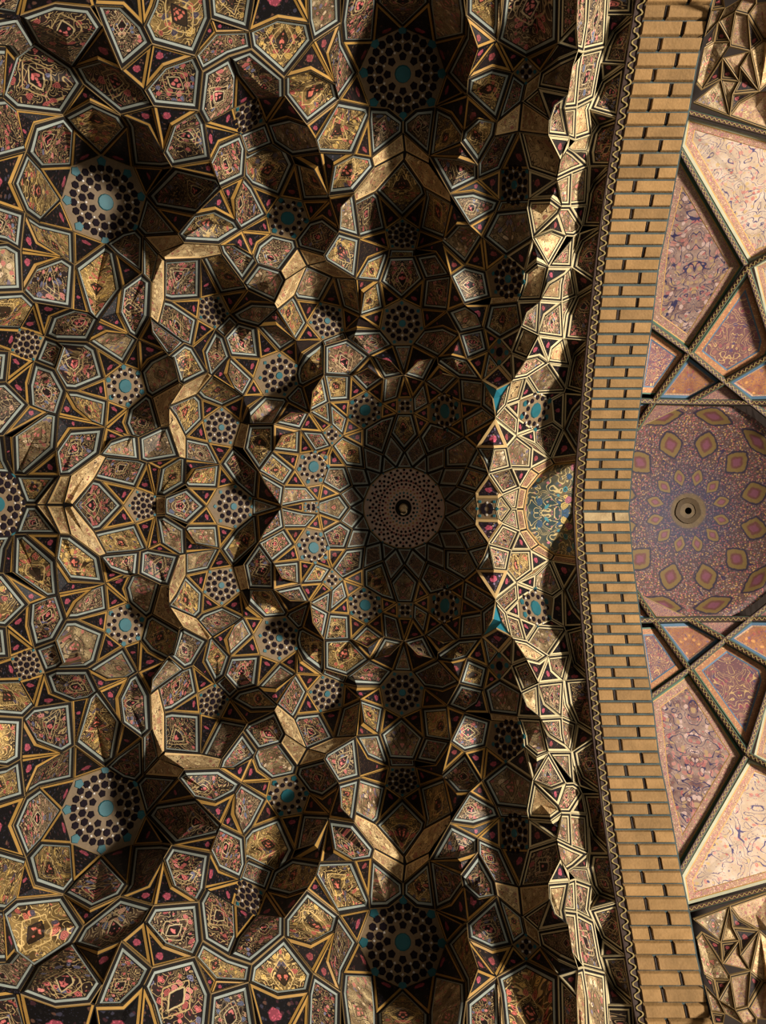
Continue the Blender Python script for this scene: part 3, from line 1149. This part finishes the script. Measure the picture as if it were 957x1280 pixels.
def mosaic(s_, c, n, ax, bx, pts, parent, origin):
    R = sum((p-c).length for p in pts)/len(pts)
    va = sorted(math.atan2((p-c).dot(bx), (p-c).dot(ax)) for p in pts)
    ps = 0.0; spec = []
    def ring(cnt, r, tr, sides, mt, ph=0.0, h=0.006):
        for i in range(cnt): spec.append((r*R, va[0]+ph+2*math.pi*i/cnt, tr*R, sides, mt, h))
    if s_['R'] > 38:
        spec.append((0, 0, 0.20*R, 12, 'teal', 0.008))
        ring(8, .36, .10, 5, 'dot'); ring(16, .55, .102, 6, 'dot', math.pi/16); ring(24, .76, .098, 6, 'dot', math.pi/24); ring(8, .47, .035, 4, 'dot_white', math.pi/8); ring(16, .66, .035, 4, 'dot_white')
        for a in va: spec.append((0.90*R, a, 0.125*R, 5, 'teal', 0.006))
        single = True
    elif s_['R'] < 17:
        single = False
        if near(s_['c'], EIGHT):
            ring(1, 0, .34, 8, 'dot'); 
            for a in va: spec.append((0.70*R, a, 0.20*R, 6, 'teal', 0.006))
            for i, a in enumerate(va): spec.append((0.52*R, a+0.8, 0.12*R, 4, 'dot_red', 0.006))
        else:
            for a in va: spec.append((0.34*R, a, 0.20*R, 6, 'dot', 0.006)); spec.append((0.76*R, a, 0.15*R, 4, 'teal', 0.006))
            for a in va: spec.append((0.45*R, a+math.pi/4, 0.10*R, 4, 'dot_white', 0.005))
    elif near(s_['c'], TEAL_STARS):
        single = False
        spec.append((0, 0, 0.33*R, 10, 'teal', 0.008)); ring(10, .54, .115, 6, 'dot'); ring(10, .66, .07, 4, 'dot_white', math.pi/10)
        ring(10, .76, .10, 6, 'dot', math.pi/10)
        for a in va: spec.append((0.84*R, a, 0.14*R, 5, 'teal', 0.006))
    else:
        single = False
        spec.append((0, 0, 0.17*R, 8, 'teal' if s_['R'] > 24 else 'dot', 0.008))
        ring(7, .36, .14, 6, 'dot'); ring(7, .5, .06, 4, 'dot_white', math.pi/7); ring(14, .66, .125, 6, 'dot', math.pi/14)
        for a in va: spec.append((0.86*R, a, 0.10*R, 4, 'teal', 0.006))
    put_tiles(spec, c, n, ax, bx, parent, origin, single)

BAND = {'K': [(0.005, 'cream'), (0.019, 'black'), (0.028, 'cream'), (0.033, 'black')], 'T': [(0.004, 'black'), (0.018, 'cream'), (0.023, 'black')]}   # panels beside the arch: cream outlines
NAME = {'K': 'kite_panel', 'T': 'triangle_tile', 'B': 'frieze_panel', 'P': 'turquoise_panel', 'R': 'rose_panel', 'G': 'grey_kite', 'V': 'grey_triangle', 'F': 'tympanum_panel', 'S': 'star_plate', 'O': 'rosette_plate'}
for n_, (kind, p) in enumerate(full):
    pts = [corner(a) for a in p]
    if kind in 'SO':
        s_ = [t for t in stars if t['i'] == n_][0]
        # flat plate
        nn = newell(pts); cc = sum(pts, Vector((0, 0, 0)))/len(pts)
        fl = [q_-nn*((q_-cc).dot(nn))*0.0 for q_ in pts]
        o, c, n, ax, bx, rin = panel(NAME[kind], kind, fl, 'mosaic' if kind == 'S' else 'rosette_ground', fl[0], s_['e'], s_['loc'], None, 0.0)
        c = sum(pts, Vector((0, 0, 0)))/len(pts)-n*0.003
        if kind == 'S': mosaic(s_, c, n, ax, bx, pts, o, s_['loc'])
        else:
            R = sum((q_-c).length for q_ in pts)/len(pts); spec = []
            def ring(cnt, r, tr, sides, mt, ph=0.0, h=0.006):
                for i in range(cnt): spec.append((r*R, ph+2*math.pi*i/cnt, tr*R, sides, mt, h))
            ring(16, .27, .034, 6, 'dot'); ring(24, .35, .030, 4, 'teal'); ring(24, .42, .026, 5, 'gold', .1); ring(24, .48, .028, 6, 'dot_red')
            ring(32, .55, .033, 6, 'dot', .1); ring(32, .625, .026, 6, 'dot_red'); ring(32, .64, .034, 6, 'dot', .1); ring(32, .72, .036, 6, 'dot'); ring(32, .725, .022, 4, 'dot_white', .1)
            ring(32, .80, .036, 6, 'dot', .1); ring(16, .81, .026, 6, 'dot_red'); ring(32, .88, .036, 6, 'dot'); ring(16, .955, .03, 4, 'teal', math.pi/16); ring(32, .88, .022, 4, 'dot_white', .1)
            put_tiles(spec, c, n, ax, bx, o, s_['loc'], False)
            # boss with a dark ring
            for nm, r0, r1, z0, z1, mt in (('boss_ring', .11, .20, 0.0, -.02, 'black'), ('boss', 0.0, .11, -.02, -.045, 'ochre_line')):
                VV, FF = [], []
                for i in range(24):
                    a = 2*math.pi*i/24; dv = ax*math.cos(a)+bx*math.sin(a)
                    VV += [c+dv*(r1*R), c+dv*(r1*R)+n*0.015-n*z0*0, c+dv*(max(r0, .02)*R)+n*(0.015-z1*0.5)]
                for i in range(24):
                    j = (i+1) % 24
                    FF += [(3*i, 3*j, 3*j+1, 3*i+1), (3*i+1, 3*j+1, 3*j+2, 3*i+2)]
                FF.append(tuple(3*i+2 for i in range(24)))
                mesh_obj(nm, VV, FF, [M[mt]], None, s_['e'], None, s_['loc'])
        continue
    if kind == 'F':
        cc = sum(pts, Vector((0, 0, 0)))/len(pts)
        o, *_ = panel('painted_tympanum', 'F', pts, 'tymp', pts[0], None, Vector((0, 0, 0)), None, 0.0)
        tag(o, 'half-round panel painted with blue and pink flowers beside the arch crown', 'painted panel')
        continue
    s_ = owner(p)
    rng = random.Random(int(p[0][0]*13+min(p[0][1], mir(p[0])[1])*7))
    c_ = ctr(p); yu = min(c_[1], mir(c_)[1])
    tt = arch_l(yu)-13-c_[0]
    if kind == 'K':
        if 18 < tt < 90 and yu < 520: inner = rng.choice(['k2', 'k3', 'frieze', 'k3', 'k2'])
        elif c_[0] < 330 and yu < 330: inner = rng.choice(['k0', 'k0', 'k2', 'k0', 'k1'])
        else: inner = rng.choice(['k0', 'k1', 'k2', 'k3', 'k1', 'k0'])
        if tt < 18: inner = 'k0'
    elif kind == 'T': inner = 't0' if c_[0] < 330 or rng.random() < 0.5 else 't1'
    elif kind in 'GV': inner = 'greyk'
    elif kind == 'B': inner = 'redband' if (c_[0] > 640 and yu > 560) else 'frieze'
    elif kind == 'P': inner = 'plain_teal'
    elif kind == 'R': inner = 'rosebig'
    sty = None
    if 8 < tt < 105 and kind in 'KT': sty = BAND[kind]
    panel(NAME[kind], kind, pts, inner, s_['loc'], s_['e'], s_['loc'], sty)

# pendant hook of the dome
rl = [s_ for s_ in stars if s_['kind'] == 'O'][0]['loc']
hk = empty('lamp_hook', rl); tag(hk, 'thin pale metal hook hanging from the middle of the central rosette', 'hook')
def tube(name, path, r, mat, parent, origin, seg=8, smooth=True):
    VV, FF = [], []
    for i, p in enumerate(path):
        t = (path[min(i+1, len(path)-1)]-path[max(i-1, 0)]).normalized()
        a = t.orthogonal().normalized(); b = t.cross(a)
        rr = r[i] if isinstance(r, (list, tuple)) else r
        for j in range(seg):
            th = 2*math.pi*j/seg; VV.append(p+a*(rr*math.cos(th))+b*(rr*math.sin(th)))
    for i in range(len(path)-1):
        for j in range(seg):
            FF.append((i*seg+j, i*seg+(j+1) % seg, (i+1)*seg+(j+1) % seg, (i+1)*seg+j))
    FF.append(tuple(range(seg))[::-1]); FF.append(tuple((len(path)-1)*seg+j for j in range(seg)))
    return mesh_obj(name, VV, FF, [mat], None, parent, None, origin, smooth)
M['metal'] = mat_glaze('pale_metal', hexc('c9b08a'), 0.2, 0.35)
tube('rod', [rl+Vector((0.0, 0, -0.01)), rl+Vector((0.0, -0.005, -0.20)), rl+Vector((-0.01, 0.0, -0.26))], 0.008, M['metal'], hk, rl)
tube('cone', [rl+Vector((0, 0, -0.045)), rl+Vector((0, 0, -0.075)), rl+Vector((0, 0, -0.13))], [0.045, 0.03, 0.009], M['metal'], hk, rl, 14)
tube('hook', [rl+Vector((-0.01+0.05*math.sin(a)*0.6, 0.03-0.05*math.cos(a)*0.6, -0.28-0.02*a)) for a in [i*0.5 for i in range(9)]], 0.007, M['metal'], hk, rl)

# ---------------------------------------------------------------- brick arch
COURSE = [-16, 3, 22.8, 44, 63, 83, 101, 119.5, 138, 156, 172, 189, 207, 223, 240, 258, 274, 290, 306, 322, 337.5, 355, 369.7, 384.4, 400.6, 416.7, 430, 443.5, 458, 471.7, 485, 497.5, 510.6, 524, 536.5, 549.3, 561.7, 573.8, 586, 599, 612, 624.8, 638.5]
def mat_brick(name, col, col2):
    m = NT(name, 0.75, 0.25)
    tc = m.n('ShaderNodeTexCoord').outputs['Object']
    oi = m.n('ShaderNodeObjectInfo').outputs['Random']
    nz = m.noise(tc, 9, 5); n2 = m.noise(tc, 60, 3)
    c = m.mix(m.math('MULTIPLY_ADD', nz.outputs['Fac'], 2.2, -0.6, clamp=True), col, col2)
    hs = m.n('ShaderNodeHueSaturation'); m.put(hs.inputs['Color'], c)
    m.put(hs.inputs['Value'], m.math('ADD', m.math('MULTIPLY_ADD', oi, 0.35, 0.62), m.math('MULTIPLY', n2.outputs['Fac'], 0.4)))
    m.bump(n2.outputs['Fac'], 0.5, 0.006)
    return m.out(hs.outputs[0])
M['brick'] = mat_brick('tan_brick', hexc('806039'), hexc('6b4f2b'))
M['mortar'] = mat_brick('teal_mortar', hexc('3a4543'), hexc('2a2f2c'))
M['joint'] = mat_brick('dark_joint', hexc('2b1f17'), hexc('1d1510'))
M['plaster'] = mat_brick('pale_plaster', hexc('8f7a58'), hexc('6a5436'))
ao = P3(arch_l(AX), AX, arch_d(AX))
arch = empty('brick_arch', ao); tag(arch, 'tan brick arch rib with thin teal mortar joints crossing the ceiling', 'brick arch')
bounds = COURSE+[2*AX-y for y in reversed(COURSE[:-1])]
VV, FF = [], []
for y in [b for b in bounds]:
    d = arch_d(y)+0.022
    for x in (arch_l(y)-0.5, arch_r(y)+0.5): VV.append(P3(x, y, d))
    for x in (arch_l(y)-0.5, arch_r(y)+0.5): VV.append(P3(x, y, d)+Vector((0, 0, 0.35)))
for i in range(len(bounds)-1):
    a, b = 4*i, 4*i+4
    FF += [(a, a+1, b+1, b), (a, b, b+2, a+2), (a+1, a+3, b+3, b+1), (a+2, b+2, b+3, a+3)]
mesh_obj('mortar_bed', VV, FF, [M['mortar']], None, arch, None, ao)
def arch_block(name, f0, f1, y0, y1, mat, parent, drop=0.0, thick=0.05, jit=0.0):
    vs = []
    for (f, y) in ((f0, y0), (f1, y0), (f1, y1), (f0, y1)):
        x = arch_l(y)+(arch_r(y)-arch_l(y))*f
        vs.append(P3(x, y, arch_d(y)+drop+random.uniform(-jit, jit)))
    # small chamfer
    c = sum(vs, Vector((0, 0, 0)))/4
    lo = [v.lerp(c, 0.05) for v in vs]; md = [v+Vector((0, 0, 0.008)) for v in vs]; hi = [v+Vector((0, 0, thick)) for v in vs]
    A = lo+md+hi
    fs = [(3, 2, 1, 0)]
    for k0 in (0, 4):
        for i in range(4):
            j = (i+1) % 4; fs.append((k0+i, k0+j, k0+4+j, k0+4+i))
    return mesh_obj(name, A, fs, [mat], None, parent, None, ao)
for i in range(len(bounds)-1):
    y0, y1 = bounds[i], bounds[i+1]
    g = 0.16*(y1-y0)
    i2 = i if i < len(COURSE)-1 else i+1
    j = (0.66 if i % 2 == 0 else 0.33)+random.uniform(-.02, .02)
    broken = abs(i-(len(COURSE)-1)) < 1
    mt = M['plaster'] if broken else M['brick']
    jw = 0.028
    arch_block('brick', 0.012, j-jw, y0+g, y1-g*0.4, mt, arch, 0, 0.05, 0.003)
    arch_block('brick', j+jw, 0.988, y0+g, y1-g*0.4, mt, arch, 0, 0.05, 0.003)
    arch_block('joint_plug', j-jw*0.7, j+jw*0.7, y0+g, y1-g*0.4, M['joint'], arch, 0.012, 0.03)

# scalloped border beside the bricks
bd = empty('scalloped_border', ao); tag(bd, 'narrow dark border with a wavy gilt line along the left edge of the brick arch', 'border')
VV, FF = [], []
ys = [(-20+i*6) for i in range(int((2*AX+40)/6)+1)]
for y in ys:
    for dx, dz in ((-13.5, 0.0), (-12.0, -0.012), (-10.8, -0.012), (-10.2, 0.004), (-0.8, 0.004), (-0.3, -0.004), (0.6, 0.05)):
        VV.append(P3(arch_l(y)+dx, y, arch_d(y)+dz))
for i in range(len(ys)-1):
    for j in range(6):
        a = i*7+j; FF.append((a, a+1, a+8, a+7))
fm = []
for i in range(len(ys)-1): fm += [0, 0, 0, 1, 1, 1]
M['border_dark'] = mat_glaze('dark_brown_border', hexc('2a1a12'), 0.5, 0.5)
mesh_obj('border_strip', VV, FF, [M['border_dark'], M['border_dark']], fm, bd, None, ao)
def wave_line(name, fn, n, amp_px, period, parent, origin, mat, wpx=1.1, sag=0.006):
    """gilt wave: fn(s) -> (x, y, d) of the middle line, nx, ny sideways"""
    VV, FF = [], []
    for i in range(n+1):
        x, y, d, nx, ny = fn(i/n)
        ph = i/n*period*2*math.pi; s_ = math.sin(ph)
        s_ = math.copysign(abs(s_)**0.75, s_)
        cx_, cy_ = x+nx*amp_px*s_, y+ny*amp_px*s_
        # width across the wave direction
        for sx, sd in ((-1, 0.0), (-.5, -sag), (.5, -sag), (1, 0.0)):
            ca = math.cos(ph)
            w_ = wpx*(1.0 if abs(ca) < 0.75 else 1.45)
            VV.append(P3(cx_+nx*w_*sx, cy_+ny*w_*sx, d+sd))
    for i in range(n):
        for j in range(3):
            a = 4*i+j; FF.append((a, a+1, a+5, a+4))
    return mesh_obj(name, VV, FF, [mat], None, parent, None, origin)
def trim_fn(s_):
    # even steps along the arch: the pitch shrinks with distance
    y = TRIM_Y[min(len(TRIM_Y)-1, int(s_*(len(TRIM_Y)-1)))]
    return arch_l(y)-5.4, y, arch_d(y)-0.002, 1.0, 0.0
TRIM_Y = []; y = -18.0
while y < 2*AX+18: TRIM_Y.append(y); y += 0.055*(6.5/arch_d(y))*14.5
M['gilt_line'] = mat_glaze('gilt_line', hexc('7c693e'), 0.4, 0.45)
wave_line('wavy_gilt_line', trim_fn, len(TRIM_Y)-1, 3.5, (len(TRIM_Y)-1)/14.0, bd, ao, M['gilt_line'], 1.15)

# ---------------------------------------------------------------- ribbed vault on the right of the arch
M['p_pale'] = mat_floral('cream_scroll', hexc('937c66'), hexc('a39080'), [hexc('934840'), hexc('a06a60'), hexc('9a7c48')], hexc('3c3450'), hexc('2c2844'), 2.0, False, 0.45, 0.36, True, 0.06, 0.45, 0.4)
M['p_rose'] = mat_floral('rose_scroll', hexc('806659'), hexc('4e2c2a'), [hexc('8a3a3a'), hexc('96584e'), hexc('8f7044'), hexc('a88a80')], hexc('241d3c'), hexc('362c4c'), 2.2, False, 0.45, 0.44, True, 0.085, 0.40, 0.15)
M['p_violet'] = mat_floral('violet_scroll', hexc('5a3a3e'), hexc('6e4a42'), [hexc('7c3440'), hexc('3f3450'), hexc('8a5a48')], hexc('a08050'), hexc('a88a58'), 1.9, False, 0.45, 0.40, True, 0.07, 0.55, 0.3)
M['p_orange'] = mat_floral('orange_scroll', hexc('8a5a30'), hexc('6e3a2a'), [hexc('7c2f3a'), hexc('b07a40'), hexc('54405c')], hexc('5a3a48'), hexc('b89858'), 1.3, False)
M['band_orange'] = mat_floral('orange_band', hexc('96683e'), hexc('8a5236'), [hexc('a86a44'), hexc('7a4038'), hexc('b99a60')], hexc('704636'), hexc('b0905a'), 6.0, False)
M['band_rose'] = mat_floral('rose_band', hexc('7c584c'), hexc('6c4440'), [hexc('a85a5a'), hexc('b8907a'), hexc('7a4a5a')], hexc('b59a62'), hexc('b0905a'), 6.0, False)
M['green'] = mat_glaze('green_edge', hexc('38503f'), 0.5, 0.4)
M['white_edge'] = mat_glaze('cream_edge', hexc('8f8a72'), 0.4, 0.45)
M['blue_edge'] = mat_glaze('blue_edge', hexc('3f5566'), 0.4, 0.4)
M['rib_dark'] = mat_glaze('dark_red_rib', hexc('3a2119'), 0.5, 0.45)
PST = {'a': [(0.02, 'white_edge'), (0.028, 'gold'), (0.068, 'band_rose'), (0.074, 'gold')],
       'b': [(0.020, 'green'), (0.028, 'gold'), (0.085, 'band_rose'), (0.091, 'gold')],
       'c': [(0.012, 'green'), (0.060, 'band_orange'), (0.072, 'blue_edge')],
       'd': [(0.026, 'blue_edge'), (0.036, 'band_rose'), (0.040, 'ochre_line')], 'e': [(0.008, 'ochre_line')]}
RP = [('a', 'p_pale', [(858, 146), (990, 183), (1010, 300), (936, 327), (852, 182)]),
      ('a', 'p_pale', [(942, 333), (1000, 305), (1000, 460), (962, 415)]),
      ('b', 'p_rose', [(848, 192), (929, 332), (861, 437), (812, 402), (822, 300)]),
      ('c', 'p_violet', [(936, 341), (962, 425), (957, 444), (906, 474), (865, 442)]),
      ('d', 'p_orange', [(861, 447), (901, 478), (862, 498), (823, 497)]),
      ('c', 'p_violet', [(808, 408), (857, 443), (820, 493), (795, 492)]),
      ('d', 'p_orange', [(796, 506), (817, 504), (796, 533)]),
      ('d', 'p_orange', [(910, 479), (965, 447), (985, 498), (938, 499)]),
      ('e', 'p_violet', [(866, 501), (905, 481), (934, 501)]),
      ('e', 'p_violet', [(820, 506), (858, 506), (800, 534)]),
      ('e', 'p_violet', [(940, 506), (1000, 508), (975, 540)])]
RR = [[(856, 139), (960, 167), (1000, 180)], [(849, 186), (932, 331)], [(934, 334), (861, 440)], [(808, 402), (861, 440)], [(861, 440), (906, 477), (938, 503), (985, 540)],
      [(861, 440), (818, 500), (794, 537)], [(906, 477), (970, 440)], [(906, 477), (860, 503)], [(794, 501), (860, 502.5), (1000, 504)], [(934, 334), (1000, 296)], [(934, 334), (964, 425), (972, 442), (1000, 480)]]
vo_ = P3(860, AX, right_depth(860, AX))
vault = empty('ribbed_vault', vo_); tag(vault, 'painted ribbed vault with rose and cream panels to the right of the brick arch', 'vault')
def rmir(p): return (p[0], 2*AX-p[1])
for st, inner, p in RP:
    for q_ in (p, [rmir(a) for a in p][::-1]):
        pts = [P3(x, y, right_depth(x, y)+0.02) for x, y in q_]
        panel('painted_panel', 'K', pts, inner, vo_, vault, vo_, PST[st], 0.05)
def rib(path):
    VV, FF = [], []
    pts = []
    for a, b in zip(path[:-1], path[1:]):
        n = max(2, int(math.hypot(a[0]-b[0], a[1]-b[1])/5))
        for i in range(n): pts.append((a[0]+(b[0]-a[0])*i/n, a[1]+(b[1]-a[1])*i/n))
    pts.append(path[-1])
    for i, (x, y) in enumerate(pts):
        a, b = pts[max(0, i-1)], pts[min(len(pts)-1, i+1)]
        L = math.hypot(b[0]-a[0], b[1]-a[1]); nx, ny = -(b[1]-a[1])/L, (b[0]-a[0])/L
        d = right_depth(x, y)
        for w_, dz in ((-4.2, 0.05), (-3.6, -0.02), (-2.6, -0.045), (2.6, -0.045), (3.6, -0.02), (4.2, 0.05)):
            VV.append(P3(x+nx*w_, y+ny*w_, d+dz))
    for i in range(len(pts)-1):
        for j in range(5):
            a = 6*i+j; FF.append((a, a+1, a+7, a+6))
    o = mesh_obj('rib', VV, FF, [M['rib_dark'], M['green']], [0, 1, 0, 1, 0]*(len(pts)-1), vault, None, vo_)
    tot = sum(math.hypot(a[0]-b[0], a[1]-b[1]) for a, b in zip(path[:-1], path[1:]))
    def fn(s_):
        t = s_*tot
        for a, b in zip(path[:-1], path[1:]):
            L = math.hypot(a[0]-b[0], a[1]-b[1])
            if t <= L+1e-6:
                x, y = a[0]+(b[0]-a[0])*t/L, a[1]+(b[1]-a[1])*t/L
                return x, y, right_depth(x, y)-0.046, -(b[1]-a[1])/L, (b[0]-a[0])/L
            t -= L
        x, y = b; return x, y, right_depth(x, y)-0.046, -(b[1]-a[1])/L, (b[0]-a[0])/L
    wave_line('gilt_scallop', fn, max(12, int(tot/0.9)), 1.35, tot/6.5, o, vo_, M['gilt_line'], 0.65, 0.004)
for r_ in RR:
    rib(r_); rib([rmir(a) for a in r_] if r_ is not RR[8] else [rmir(a) for a in r_])
# small painted dome
def mat_dome():
    m = NT('dome_painting', 0.5)
    uv = m.n('ShaderNodeUVMap').outputs[0]
    sp = m.n('ShaderNodeSeparateXYZ'); m.put(sp.inputs[0], uv)
    a, r = sp.outputs[0], sp.outputs[1]                             # a: 12 cells round, r: 0..1
    tc = m.n('ShaderNodeTexCoord').outputs['Object']
    nz = m.noise(tc, 26, 3)
    vo = m.voro(tc, 60); s2 = m.n('ShaderNodeSeparateColor'); m.put(s2.inputs[0], vo.outputs['Color'])
    base = m.ramp(r, [(0.0, hexc('22161a')), (0.25, hexc('241b2c')), (0.5, hexc('3c2b27')), (0.85, hexc('4c3830'))])
    dots = m.ramp(s2.outputs[0], [(0, hexc('8a4a48')), (.3, hexc('74605a')), (.6, hexc('5c3a34')), (.8, hexc('a07a4a'))], True)
    g = m.mix(m.math('MULTIPLY', m.below(vo.outputs['Distance'], 0.45, 0.15), m.math('MULTIPLY_ADD', r, 0.9, 0.1)), base, dots)
    ph = m.math('PINGPONG', m.math('MULTIPLY', m.noise(tc, 6.5, 0, 1.5).outputs['Fac'], 8.0), 0.5)
    g = m.mix(m.math('MULTIPLY', m.below(ph, 0.075, 0.05), 0.85), g, hexc('1f1830'))
    for (r0, h_, wd, sh) in ((0.30, 0.085, 0.36, 0.0), (0.60, 0.135, 0.36, 0.0), (0.86, 0.085, 0.42, 0.0)):
        fa = m.math('ABSOLUTE', m.math('SUBTRACT', m.math('FRACT', m.math('ADD', a, sh)), 0.5))
        da = m.math('DIVIDE', fa, wd); dr = m.math('DIVIDE', m.math('ABSOLUTE', m.math('SUBTRACT', r, r0)), h_)
        d = m.math('ADD', m.math('POWER', da, 1.3), m.math('POWER', dr, 1.3))
        d = m.math('ADD', d, m.math('MULTIPLY_ADD', nz.outputs['Fac'], 0.3, -0.15))
        g = m.mix(m.below(d, 1.0, 0.12), g, hexc('221a26'))
        g = m.mix(m.below(d, 0.80, 0.1), g, hexc('574323'))
        g = m.mix(m.below(d, 0.42, 0.12), g, hexc('4a2a24'))
        g = m.mix(m.below(d, 0.22, 0.12), g, hexc('58303a'))
    g = m.mix(m.below(r, 0.155, 0.02), g, m.mix(nz.outputs['Fac'], hexc('54401f'), hexc('2e1f10')))
    m.bump(nz.outputs['Fac'], 0.2, 0.01)
    return m.out(g)
M['dome'] = mat_dome()
VV, FF, UU = [], [], []
NR, NA = 24, 72
me = bpy.data.meshes.new('painted_dome')
for i in range(NR+1):
    r = max(0.03, i/NR)*142
    for j in range(NA+1):
        t = 2*math.pi*j/NA
        x, y = 860+r*math.cos(t), AX+r*math.sin(t)
        d = right_depth(x, y) if r < 136 else 6.885
        VV.append(P3(x, y, d+0.03)); UU.append((12.0*j/NA, r/142))
for i in range(NR):
    for j in range(NA):
        a = i*(NA+1)+j; FF.append((a, a+NA+1, a+NA+2, a+1))
mesh_obj('painted_dome', VV, FF, [M['dome']], None, vault, UU, vo_, True)
bo = P3(860, AX, 7.31)
VV, FF = [], []
for i in range(20):
    t = 2*math.pi*i/20
    for r, dz in ((0.14, 0.05), (0.12, 0.0), (0.075, 0.01), (0.05, 0.09), (0.045, 0.2)): VV.append(bo+Vector((r*math.cos(t)*(1+.05*math.sin(5*t)), r*math.sin(t), dz)))
for i in range(20):
    j = (i+1) % 20
    for k in range(4): FF.append((5*i+k, 5*j+k, 5*j+k+1, 5*i+k+1))
FF.append(tuple(5*i+4 for i in range(20)))
M['boss'] = mat_glaze('ochre_boss', hexc('33240f'), 0.8, 0.6, 40)
mesh_obj('dome_boss', VV, FF, [M['boss']], None, vault, None, vo_)

# corner muqarnas of the right-hand vault
M['cornerk'] = mat_floral('corner_floral', hexc('7a5c44'), hexc('a5866a'), [hexc('9a5a54'), hexc('8a4a48'), hexc('6a5468')], hexc('b89a62'), hexc('4a3226'), 1.3, False)
CST = {'K': [(0.003, 'ochre_line'), (0.008, 'black'), (0.013, 'ochre_line')], 'T': [(0.006, 'ochre_line'), (0.012, 'black'), (0.016, 'ochre_line')]}
P6 = [(k, p) for k, c, p in read_traces(TRACES_RIGHT)]
V6, F6 = snap_polys([(k, False, p) for k, p in P6], 4.0)
for lower in (False, True):
    og = P3(915, 70 if not lower else 2*AX-70, 5.2)
    e = empty('corner_muqarnas', og)
    tag(e, 'faceted sand-coloured muqarnas in the %s corner right of the brick arch' % ('bottom right' if lower else 'top right'), 'muqarnas')
    for kind, c, row in F6:
        p = [V6[i] for i in row]
        if len(p) < 3: continue
        def z6(a):
            q_ = (math.sin(a[0]*0.31+a[1]*0.17)+math.sin(a[0]*0.11-a[1]*0.29))*0.5
            return right_depth(*a)-0.02+0.07*q_*sst(140, 110, a[1]) if a[1] < 135 else right_depth(*a)-0.03
        pts = [P3(a[0], a[1] if not lower else 2*AX-a[1], z6(a)) for a in p]
        panel(NAME[kind], kind, pts, random.Random(int(p[0][0])).choice(['k3', 'frieze', 'cornerk', 'cornerk']) if kind == 'K' else 't1', vo_, e, og, CST[kind])

# ---------------------------------------------------------------- the shell behind everything
def shell(name, fx, x0, x1, y0, y1, off, mat):
    VV, FF = [], []
    nx, ny = 60, 80
    for j in range(ny+1):
        for i in range(nx+1):
            y = y0+(y1-y0)*j/ny; xe = x1 if x1 > 900 else arch_l(y)+14
            x = x0+(xe-x0)*i/nx
            VV.append(P3(x, y, fx(x, y)+off))
    for j in range(ny):
        for i in range(nx):
            a = j*(nx+1)+i; FF.append((a, a+nx+1, a+nx+2, a+1))
    o = mesh_obj(name, VV, FF, [mat]); tag(o, kind='structure'); return o
def left_back(x, y):
    yy = min(max(y, -60), 1340); xx = max(x, -60)
    d = base_depth(min(xx, arch_l(yy)+20), yy)
    ex = max(0, -60-x)+max(0, -60-y, y-1340)
    return max(2.6, d-ex*0.004)
def right_back(x, y):
    return max(2.6, right_depth(min(x, 1010), min(max(y, -60), 1340))-0.003*(max(0, x-1010)+max(0, -60-y, y-1340)))
M['shell'] = mat_glaze('dark_plaster', hexc('241a14'), 0.6, 0.7)
shell('ceiling', left_back, -420, 800, -420, 1700, 0.5, M['shell'])
shell('ceiling_back', right_back, 740, 1200, -420, 1700, 0.30, M['shell'])
